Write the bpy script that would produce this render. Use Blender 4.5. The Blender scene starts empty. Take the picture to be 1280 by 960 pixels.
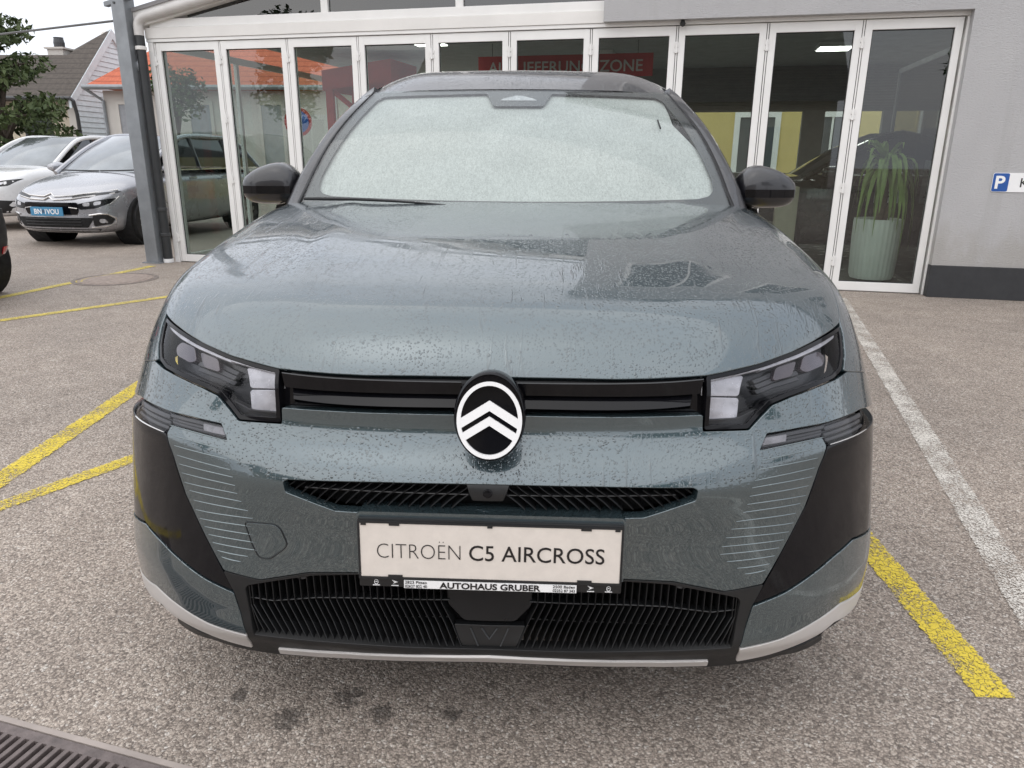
import bpy, bmesh, math, random
import numpy as np
from mathutils import Vector, Matrix
from mathutils.geometry import delaunay_2d_cdt
from mathutils.bvhtree import BVHTree
random.seed(7); RNG = np.random.default_rng(11)
scene = bpy.context.scene
COL = scene.collection

# ---------------------------------------------------------------- camera
CAM = (.091, -1.309, 1.2825); YAW, PIT, ROLL = .0348, .2995, .006
right = Vector((math.cos(YAW), math.sin(YAW), 0))
fwd = Vector((-math.sin(YAW) * math.cos(PIT), math.cos(YAW) * math.cos(PIT), -math.sin(PIT)))
up = right.cross(fwd)
r2 = right * math.cos(ROLL) + up * math.sin(ROLL); u2 = up * math.cos(ROLL) - right * math.sin(ROLL)
cd = bpy.data.cameras.new('camera'); cam = bpy.data.objects.new('camera', cd); COL.objects.link(cam)
M3 = Matrix((r2, u2, -fwd)).transposed()
cam.matrix_world = Matrix.Translation(CAM) @ M3.to_4x4()
cd.sensor_width = 36; cd.lens = 925 / 1280 * 36; cd.clip_start = .05; cd.clip_end = 800
scene.camera = cam
# ---------------------------------------------------------------- sky and sun: bright overcast
SUN_EL, SUN_AZ = 62, 215         # azimuth clockwise from +Y
world = bpy.data.worlds.new('World'); scene.world = world; world.use_nodes = True
wn, wl = world.node_tree.nodes, world.node_tree.links
for n in list(wn): wn.remove(n)
w_out = wn.new('ShaderNodeOutputWorld'); w_bg = wn.new('ShaderNodeBackground')
w_sky = wn.new('ShaderNodeTexSky'); w_sky.sky_type = 'NISHITA'; w_sky.sun_disc = False
w_sky.sun_elevation = math.radians(SUN_EL); w_sky.sun_rotation = math.radians(SUN_AZ)
w_sky.air_density = 1.0; w_sky.dust_density = 3.0
w_hsv = wn.new('ShaderNodeHueSaturation'); w_hsv.inputs['Saturation'].default_value = .30
w_tc = wn.new('ShaderNodeTexCoord'); w_map = wn.new('ShaderNodeMapping'); w_map.inputs['Scale'].default_value = (1, 1, 2.2)
w_no = wn.new('ShaderNodeTexNoise'); w_no.inputs['Scale'].default_value = 2.3; w_no.inputs['Detail'].default_value = 6
w_no.inputs['Roughness'].default_value = .55
w_rp = wn.new('ShaderNodeValToRGB'); w_rp.color_ramp.elements[0].position = .3; w_rp.color_ramp.elements[1].position = .72
w_rp.color_ramp.elements[0].color = (7.6, 8.2, 9.4, 1); w_rp.color_ramp.elements[1].color = (10.9, 10.8, 10.9, 1)
w_mix = wn.new('ShaderNodeMix'); w_mix.data_type = 'RGBA'; w_mix.inputs['Factor'].default_value = .72
w_bg.inputs['Strength'].default_value = .10
wl.new(w_sky.outputs[0], w_hsv.inputs['Color']); wl.new(w_tc.outputs['Generated'], w_map.inputs[0]); wl.new(w_map.outputs[0], w_no.inputs['Vector'])
wl.new(w_no.outputs['Fac'], w_rp.inputs[0]); wl.new(w_hsv.outputs[0], w_mix.inputs['A']); wl.new(w_rp.outputs[0], w_mix.inputs['B'])
wl.new(w_mix.outputs['Result'], w_bg.inputs['Color']); wl.new(w_bg.outputs[0], w_out.inputs['Surface'])
sd = bpy.data.lights.new('sun', 'SUN'); sd.energy = .8; sd.angle = math.radians(110); sd.color = (1, .95, .88)
sun = bpy.data.objects.new('sun', sd); COL.objects.link(sun)
az = math.radians(SUN_AZ); el = math.radians(SUN_EL)
sdir = Vector((math.sin(az) * math.cos(el), math.cos(az) * math.cos(el), math.sin(el)))
sun.rotation_euler = (-sdir).to_track_quat('-Z', 'Y').to_euler(); sun.location = sdir * 40
vs = scene.view_settings; vs.view_transform = 'Standard'; vs.look = 'None'; vs.exposure = 0.62; vs.gamma = 1
vs.use_curve_mapping = False
scene.render.engine = 'CYCLES'; scene.cycles.max_bounces = 7; scene.cycles.transparent_max_bounces = 12
scene.cycles.glossy_bounces = 4; scene.cycles.sample_clamp_indirect = 6

# ---------------------------------------------------------------- material helpers
class NT:
    def __init__(s, name):
        s.m = bpy.data.materials.new(name); s.m.use_nodes = True
        s.n = s.m.node_tree.nodes; s.l = s.m.node_tree.links
        s.b = s.n['Principled BSDF']; s.o = s.n['Material Output']; s._tc = None
    def add(s, t, **k):
        nd = s.n.new(t)
        for a, v in k.items():
            if hasattr(nd, a): setattr(nd, a, v)
            else: nd.inputs[a.replace('_', ' ')].default_value = v
        return nd
    def link(s, a, b): s.l.new(a, b)
    def coord(s, scale=(1, 1, 1), kind='Object', rot=(0, 0, 0), loc=(0, 0, 0)):
        if not s._tc: s._tc = s.n.new('ShaderNodeTexCoord')
        mp = s.n.new('ShaderNodeMapping'); mp.inputs['Scale'].default_value = scale; mp.inputs['Rotation'].default_value = rot
        mp.inputs['Location'].default_value = loc
        s.l.new(s._tc.outputs[kind], mp.inputs[0]); return mp.outputs[0]
    def geo(s, scale=(1, 1, 1), rot=(0, 0, 0)):
        g = s.n.new('ShaderNodeNewGeometry'); mp = s.n.new('ShaderNodeMapping'); mp.inputs['Scale'].default_value = scale
        mp.inputs['Rotation'].default_value = rot
        s.l.new(g.outputs['Position'], mp.inputs[0]); return mp.outputs[0]
    def noise(s, vec, scale, detail=4, rough=.5, dist=0):
        nd = s.n.new('ShaderNodeTexNoise'); nd.inputs['Scale'].default_value = scale; nd.inputs['Detail'].default_value = detail
        nd.inputs['Roughness'].default_value = rough; nd.inputs['Distortion'].default_value = dist
        s.l.new(vec, nd.inputs['Vector']); return nd.outputs['Fac']
    def voro(s, vec, scale, out='Distance', feature='F1', rnd=1):
        nd = s.n.new('ShaderNodeTexVoronoi'); nd.feature = feature; nd.inputs['Scale'].default_value = scale
        nd.inputs['Randomness'].default_value = rnd
        s.l.new(vec, nd.inputs['Vector']); return nd.outputs[out]
    def ramp(s, fac, stops, interp='LINEAR'):
        nd = s.n.new('ShaderNodeValToRGB'); cr = nd.color_ramp; cr.interpolation = interp
        while len(cr.elements) < len(stops): cr.elements.new(.5)
        for e, (p, c) in zip(cr.elements, stops):
            e.position = p; e.color = (*c, 1) if len(c) == 3 else c
        s.l.new(fac, nd.inputs[0]); return nd.outputs[0]
    def rng(s, fac, a, b, c, d, smooth=False):
        nd = s.n.new('ShaderNodeMapRange'); nd.interpolation_type = 'SMOOTHSTEP' if smooth else 'LINEAR'
        for i, v in enumerate((a, b, c, d)):
            if hasattr(v, 'links'): s.l.new(v, nd.inputs[i + 1])
            else: nd.inputs[i + 1].default_value = v
        s.l.new(fac, nd.inputs[0]); return nd.outputs[0]
    def math(s, op, a, b=None):
        nd = s.n.new('ShaderNodeMath'); nd.operation = op
        for i, v in enumerate((a, b)):
            if v is None: continue
            if hasattr(v, 'links'): s.l.new(v, nd.inputs[i])
            else: nd.inputs[i].default_value = v
        return nd.outputs[0]
    def mix(s, fac, a, b, mode='MIX'):
        nd = s.n.new('ShaderNodeMix'); nd.data_type = 'RGBA'; nd.blend_type = mode
        for nm, v in (('Factor', fac), ('A', a), ('B', b)):
            if hasattr(v, 'links'): s.l.new(v, nd.inputs[nm])
            elif nm == 'Factor': nd.inputs[nm].default_value = v
            else: nd.inputs[nm].default_value = (*v, 1)
        return nd.outputs['Result']
    def bump(s, h, strength=.3, dist=.01, to=('Normal',)):
        nd = s.n.new('ShaderNodeBump'); nd.inputs['Strength'].default_value = strength; nd.inputs['Distance'].default_value = dist
        s.l.new(h, nd.inputs['Height'])
        for t in to: s.l.new(nd.outputs[0], s.b.inputs[t])
        return nd.outputs[0]
    def set(s, **k):
        for a, v in k.items():
            i = s.b.inputs[a.replace('_', ' ')]
            if hasattr(v, 'links'): s.l.new(v, i)
            elif isinstance(v, (tuple, list)): i.default_value = (*v, 1) if len(v) == 3 else v
            else: i.default_value = v
        return s
MATS = {}
def simple(name, col, rough=.5, metal=0, coat=0, var=.12, scale=6, bump=0, bscale=200, ior=1.5):
    """plain material with a little uneven colour and gloss"""
    if name in MATS: return MATS[name]
    t = NT(name); v = t.coord()
    f = t.noise(v, scale, 5, .6)
    c0 = tuple(c * (1 - var) for c in col); c1 = tuple(min(1, c * (1 + var)) for c in col)
    t.set(Base_Color=t.ramp(f, [(.3, c0), (.7, c1)]), Metallic=metal, Coat_Weight=coat, Coat_Roughness=.04, IOR=ior)
    t.set(Roughness=t.rng(t.noise(v, scale * 3.1, 4), .3, .7, max(.01, rough * .85), min(1, rough * 1.15)))
    if bump: t.bump(t.noise(v, bscale, 3), bump, .003)
    MATS[name] = t.m; return t.m

def drops(t, vec, scale, rmin, rmax, keep):
    """height of scattered water drops; keep = share of cells that hold a drop"""
    nd = t.n.new('ShaderNodeTexVoronoi'); nd.inputs['Scale'].default_value = scale; t.l.new(vec, nd.inputs['Vector'])
    sp = t.n.new('ShaderNodeSeparateColor'); t.l.new(nd.outputs['Color'], sp.inputs[0])
    rad = t.rng(sp.outputs[0], 1 - keep, 1, rmin, rmax)
    on = t.math('GREATER_THAN', sp.outputs[0], 1 - keep)
    h = t.math('SUBTRACT', 1, t.math('DIVIDE', nd.outputs['Distance'], rad))
    h = t.math('MULTIPLY', t.math('MAXIMUM', h, 0), on)
    return t.math('POWER', h, .55)

def wet_paint(name, col, metal=.25, wet=1.0, rough=.38, coat=1.55):
    t = NT(name); v = t.geo()
    wob = t.add('ShaderNodeVectorMath', operation='ADD')
    nz = t.n.new('ShaderNodeTexNoise'); nz.inputs['Scale'].default_value = 260; t.l.new(v, nz.inputs['Vector'])
    sc = t.n.new('ShaderNodeVectorMath'); sc.operation = 'SCALE'; sc.inputs['Scale'].default_value = .004
    t.l.new(nz.outputs['Color'], sc.inputs[0]); t.l.new(v, wob.inputs[0]); t.l.new(sc.outputs[0], wob.inputs[1])
    w = wob.outputs[0]
    gn = t.n.new('ShaderNodeNewGeometry'); sx = t.n.new('ShaderNodeSeparateXYZ'); t.l.new(gn.outputs['Normal'], sx.inputs[0])
    upf = t.rng(sx.outputs['Z'], .05, .45, 0, 1, True)
    d1 = drops(t, w, 105, .14, .40, .62); d2 = drops(t, w, 190, .22, .46, .75); d3 = drops(t, w, 48, .08, .22, .30)
    patch = t.rng(t.noise(v, 5.5, 4, .6), .38, .62, .45, 1, True)
    h = t.math('MAXIMUM', t.math('MULTIPLY', d1, patch), t.math('MAXIMUM', t.math('MULTIPLY', d2, t.math('MULTIPLY', patch, .9)), d3))
    # runs of water down the slope
    mpv = t.geo((1, .10, .10)); st = t.rng(t.noise(mpv, 62, 3, .6, .8), .57, .66, 0, 1, True)
    st = t.math('MULTIPLY', st, t.rng(t.noise(v, 4, 2), .45, .6, 0, 1, True))
    h = t.math('MAXIMUM', h, t.math('MULTIPLY', st, .5))
    h = t.math('MULTIPLY', t.math('MULTIPLY', h, upf), wet)
    fl = t.noise(v, 900, 2)
    base = t.ramp(t.noise(v, 3, 3), [(.3, tuple(c * .95 for c in col)), (.7, tuple(c * 1.05 for c in col))])
    base = t.mix(t.math('MULTIPLY', fl, .35), base, tuple(min(1, c * 1.6) for c in col))
    base = t.mix(t.rng(h, .05, .5, 0, .6), base, tuple(c * .42 for c in col))
    t.set(Base_Color=base, Metallic=metal, Coat_Weight=1, Coat_IOR=coat)
    # thin film of water blurs the reflection in patches
    film = t.rng(t.noise(v, 7, 5, .65), .42, .66, .015, .11, True)
    t.set(Roughness=rough, Coat_Roughness=t.math('MAXIMUM', t.math('MULTIPLY', film, upf), .02))
    t.bump(h, .75, .0013, ('Coat Normal', 'Normal'))
    return t.m

# ---------------------------------------------------------------- mesh helpers
def obj(name, verts, faces, mat=None, parent=None, smooth=False, normals=None, auto=None):
    me = bpy.data.meshes.new(name); me.from_pydata([tuple(map(float, v)) for v in verts], [], [tuple(map(int, f)) for f in faces])
    if mat: me.materials.append(mat)
    if smooth or normals is not None: me.polygons.foreach_set('use_smooth', [True] * len(me.polygons))
    me.update()
    if normals is not None: me.normals_split_custom_set_from_vertices([tuple(map(float, n)) for n in normals])
    if auto is not None and smooth: me.set_sharp_from_angle(angle=math.radians(auto))
    o = bpy.data.objects.new(name, me); COL.objects.link(o)
    if parent: o.parent = parent
    return o
def tag(o, label=None, cat=None, group=None, kind=None):
    for k, v in (('label', label), ('category', cat), ('group', group), ('kind', kind)):
        if v: o[k] = v
    return o
def thing(name, label, cat, loc=(0, 0, 0), rz=0, group=None):
    o = bpy.data.objects.new(name, None); COL.objects.link(o); o.location = loc; o.rotation_euler = (0, 0, rz); o.empty_display_size = .2
    return tag(o, label, cat, group)
class MB:
    """collects boxes, prisms, tubes and lathes into one mesh"""
    def __init__(s): s.v = []; s.f = []
    def raw(s, v, f):
        n = len(s.v); s.v += [tuple(p) for p in v]; s.f += [tuple(i + n for i in q) for q in f]; return s
    def box(s, a, b, bev=0):
        (x0, y0, z0), (x1, y1, z1) = a, b
        if bev <= 0:
            return s.raw([(x0,y0,z0),(x1,y0,z0),(x1,y1,z0),(x0,y1,z0),(x0,y0,z1),(x1,y0,z1),(x1,y1,z1),(x0,y1,z1)],
                         [(3,2,1,0),(4,5,6,7),(0,1,5,4),(1,2,6,5),(2,3,7,6),(3,0,4,7)])
        bm = bmesh.new(); bmesh.ops.create_cube(bm, size=1)
        for v in bm.verts: v.co = Vector(((x0+x1)/2 + v.co.x*(x1-x0), (y0+y1)/2 + v.co.y*(y1-y0), (z0+z1)/2 + v.co.z*(z1-z0)))
        bmesh.ops.bevel(bm, geom=bm.edges[:], offset=bev, segments=2, affect='EDGES', profile=.6)
        return s.bm(bm)
    def bm(s, bm):
        bm.verts.index_update(); s.raw([v.co[:] for v in bm.verts], [[v.index for v in f.verts] for f in bm.faces]); bm.free(); return s
    def prism(s, poly, axis, a, b):
        """poly 2D, extruded along axis 'x','y','z' from a to b"""
        ar = sum(poly[i-1][0]*poly[i][1]-poly[i][0]*poly[i-1][1] for i in range(len(poly)))
        if ar < 0: poly = poly[::-1]
        if axis == 'y': a, b = b, a
        n = len(poly)
        mk = {'x': lambda p, t: (t, p[0], p[1]), 'y': lambda p, t: (p[0], t, p[1]), 'z': lambda p, t: (p[0], p[1], t)}[axis]
        v = [mk(p, a) for p in poly] + [mk(p, b) for p in poly]
        return s.raw(v, [tuple(range(n))[::-1], tuple(range(n, 2*n))] + [(i, (i+1) % n, n+(i+1) % n, n+i) for i in range(n)])
    def tube(s, pts, r, seg=10, cap=True):
        pts = [Vector(p) for p in pts]; rr = r if isinstance(r, (list, tuple)) else [r] * len(pts); V = []; F = []
        for i, p in enumerate(pts):
            d = (pts[min(i+1, len(pts)-1)] - pts[max(i-1, 0)]).normalized()
            a = d.orthogonal().normalized() if i == 0 else (a - d * a.dot(d)).normalized()
            b = d.cross(a)
            for k in range(seg):
                t = 2*math.pi*k/seg; V.append(p + (a*math.cos(t) + b*math.sin(t)) * rr[i])
        for i in range(len(pts)-1):
            for k in range(seg):
                F.append((i*seg+k, i*seg+(k+1) % seg, (i+1)*seg+(k+1) % seg, (i+1)*seg+k))
        if cap: F += [tuple(range(seg))[::-1], tuple(range((len(pts)-1)*seg, len(pts)*seg))]
        return s.raw(V, F)
    def lathe(s, prof, seg=24, c=(0, 0, 0), axis='z', flute=0, nfl=0):
        V = []; F = []
        for (r, h) in prof:
            for k in range(seg):
                t = 2*math.pi*k/seg; q = r
                if flute and r > .05: q = r * (1 + flute * (1 if (k*nfl*2//seg) % 2 else -1))
                p = (q*math.cos(t), q*math.sin(t), h)
                if axis == 'x': p = (h, p[0], p[1])
                if axis == 'y': p = (p[0], h, p[1])
                V.append((p[0]+c[0], p[1]+c[1], p[2]+c[2]))
        n = len(prof)
        for i in range(n-1):
            for k in range(seg): F.append((i*seg+k, i*seg+(k+1) % seg, (i+1)*seg+(k+1) % seg, (i+1)*seg+k))
        F += [tuple(range(seg))[::-1], tuple(range((n-1)*seg, n*seg))]
        return s.raw(V, F)
    def build(s, name, mat, parent=None, smooth=False, auto=35):
        o = obj(name, s.v, s.f, mat, parent, smooth, auto=auto if smooth else None); return o
def copy_tree(o, parent=None):
    c = o.copy(); COL.objects.link(c); c.parent = parent
    for ch in list(o.children): copy_tree(ch, c)
    return c
def text_mesh(body, size, name, mat, parent=None, mw=None, bold=0, extrude=.0006, align='LEFT', width=None, spacing=1):
    cu = bpy.data.curves.new('lettering', 'FONT'); cu.body = body; cu.size = size; cu.offset = bold; cu.extrude = extrude; cu.align_x = align
    cu.space_character = spacing; cu.resolution_u = 4
    t = bpy.data.objects.new('tmp', cu); COL.objects.link(t)
    bpy.context.view_layer.update()
    me = bpy.data.meshes.new_from_object(t.evaluated_get(bpy.context.evaluated_depsgraph_get()))
    bpy.data.objects.remove(t); bpy.data.curves.remove(cu)
    if width:
        xs = [v.co.x for v in me.vertices]; k = width / (max(xs) - min(xs)); x0 = min(xs)
        for v in me.vertices: v.co.x = (v.co.x - x0) * k
    if mw is not None: me.transform(mw)
    me.materials.clear(); me.materials.append(mat); me.name = name
    o = bpy.data.objects.new(name, me); COL.objects.link(o)
    if parent: o.parent = parent
    return o
def interp(xs, ys):
    """monotone-ish cubic (Catmull-Rom/Hermite) interpolation of a table"""
    xs = np.array(xs, float); ys = np.array(ys, float)
    d = np.diff(ys) / np.diff(xs)
    m = np.zeros_like(ys); m[1:-1] = (d[:-1] * np.diff(xs)[1:] + d[1:] * np.diff(xs)[:-1]) / (xs[2:] - xs[:-2])
    m[0] = d[0]; m[-1] = d[-1]
    def f(x):
        x = np.asarray(x, float)
        i = np.clip(np.searchsorted(xs, x) - 1, 0, len(xs) - 2)
        h = xs[i + 1] - xs[i]; t = (x - xs[i]) / h
        tc = np.clip(t, 0, 1)
        r = ((2*tc**3 - 3*tc**2 + 1) * ys[i] + (tc**3 - 2*tc**2 + tc) * h * m[i]
             + (-2*tc**3 + 3*tc**2) * ys[i + 1] + (tc**3 - tc**2) * h * m[i + 1])
        return r + np.where(t < 0, t * h * m[i], 0) + np.where(t > 1, (t - 1) * h * m[i + 1], 0)
    return f
# plan curve of the nose, side profile of the nose at the centre and at the corner
plan = interp([0, .2, .4, .5, .6, .7, .78, .84, .90, 1.0, 1.3], [0, .006, .028, .048, .08, .135, .205, .285, .40, .66, 1.5])
prof_c = interp([.15, .235, .27, .34, .46, .55, .62, .66, .685, .74, .765, .80, .87, .92, 1.0],
                [.10, .045, .015, .02, .012, .004, -.008, -.012, -.002, .036, .046, .046, .05, .075, .14])
prof_s = interp([.15, .235, .27, .34, .46, .58, .68, .71, .735, .78, .87, .95, 1.05],
                [.06, .02, .0, -.012, -.012, -.006, -.002, .0, .010, .035, .085, .14, .25])
hood_c = interp([-.05, .02, .06, .10, .16, .25, .40, .60, .85, 1.1, 1.35, 2.0],
                [.78, .86, .905, .943, .978, 1.008, 1.038, 1.066, 1.094, 1.118, 1.138, 1.16])
side_z = interp([.15, .235, .30, .40, .55, .70, .82, .92, 1.02, 1.10, 1.2], [.88, .915, .925, .93, .93, .918, .90, .888, .888, .885, .84])
side_y = interp([.0, .3, .6, .92, 1.3, 2.5, 4.0, 4.6], [-.04, -.02, .0, .012, .018, .022, .01, -.04])
def smax(a, b, k):
    h = np.clip(.5 + .5 * (a - b) / k, 0, 1)
    return b * (1 - h) + a * h + k * h * (1 - h)
def hood_z(x, y):
    ax = np.abs(x)
    yy = y - .93 * plan(np.minimum(ax, .92)) * np.clip(1.15 - y * .75, .25, 1)
    z = hood_c(yy) - (.016 * (ax / .75) ** 2 + .022 * np.clip((ax - .45) / .4, 0, 2) ** 2) * np.clip(1.25 - .55 * y, .55, 1)
    z = z + .004 * np.exp(-((ax - (.47 + .12 * (y - .6))) / .05) ** 2) * np.clip((y - .2) / .3, 0, 1)
    return z
def side_x(y, z): return side_z(z) + side_y(y)
def nose_y(x, z):
    ax = np.abs(x)
    wz = np.interp(z, [.2, .27, .4, .55, .75, .95], [.97, .945, .945, .965, .99, 1.02])
    c = np.clip((ax - .30) / .42, 0, 1); c = c * c * (3 - 2 * c)
    return plan(ax * wz) + prof_c(z) * (1 - c) + prof_s(z) * c
def field(P):
    x, y, z = P[..., 0], P[..., 1], P[..., 2]; ax = np.abs(x)
    e = 1e-3
    ya = nose_y(x, z); gx = (nose_y(ax + e, z) - ya) / e
    a = (ya - y) / np.sqrt(1 + gx * gx)
    b = (z - hood_z(x, y)) * .95
    c = (ax - side_x(y, z)) * .97
    return smax(smax(a, c, .10), b, .05)
def field2(P):
    """as field, with a wide round shoulder between hood and wing"""
    x, y, z = P[..., 0], P[..., 1], P[..., 2]; ax = np.abs(x)
    e = 1e-3
    ya = nose_y(x, z); gx = (nose_y(ax + e, z) - ya) / e
    a = (ya - y) / np.sqrt(1 + gx * gx)
    b = (z - hood_z(x, y)) * .95
    c = (ax - side_x(y, z)) * .97
    bc = smax(b, c, .13)
    return smax(bc, a, .06)
field = field2
def normal(P, e=2e-3):
    P = np.asarray(P, float)
    g = np.stack([field(P + np.eye(3)[i] * e) - field(P - np.eye(3)[i] * e) for i in range(3)], -1)
    return g / np.linalg.norm(g, axis=-1, keepdims=True)
O = np.array([0, 1.7, .5])
def dirs(l, f):
    return np.stack([np.sin(l), -np.cos(l) * np.cos(f), np.cos(l) * np.sin(f)], -1)
def to_dom(P):
    q = np.asarray(P, float) - O
    return np.stack([np.arctan2(q[..., 0], np.hypot(q[..., 1], q[..., 2])), np.arctan2(q[..., 2], -q[..., 1])], -1)
def from_dom(lf):
    lf = np.asarray(lf, float); d = dirs(lf[..., 0], lf[..., 1])
    lo = np.full(lf.shape[:-1], .1); hi = np.full(lf.shape[:-1], 3.0)
    for _ in range(36):
        m = (lo + hi) / 2; ins = field(O + d * m[..., None]) < 0
        lo = np.where(ins, m, lo); hi = np.where(ins, hi, m)
    return O + d * ((lo + hi) / 2)[..., None]
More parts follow.
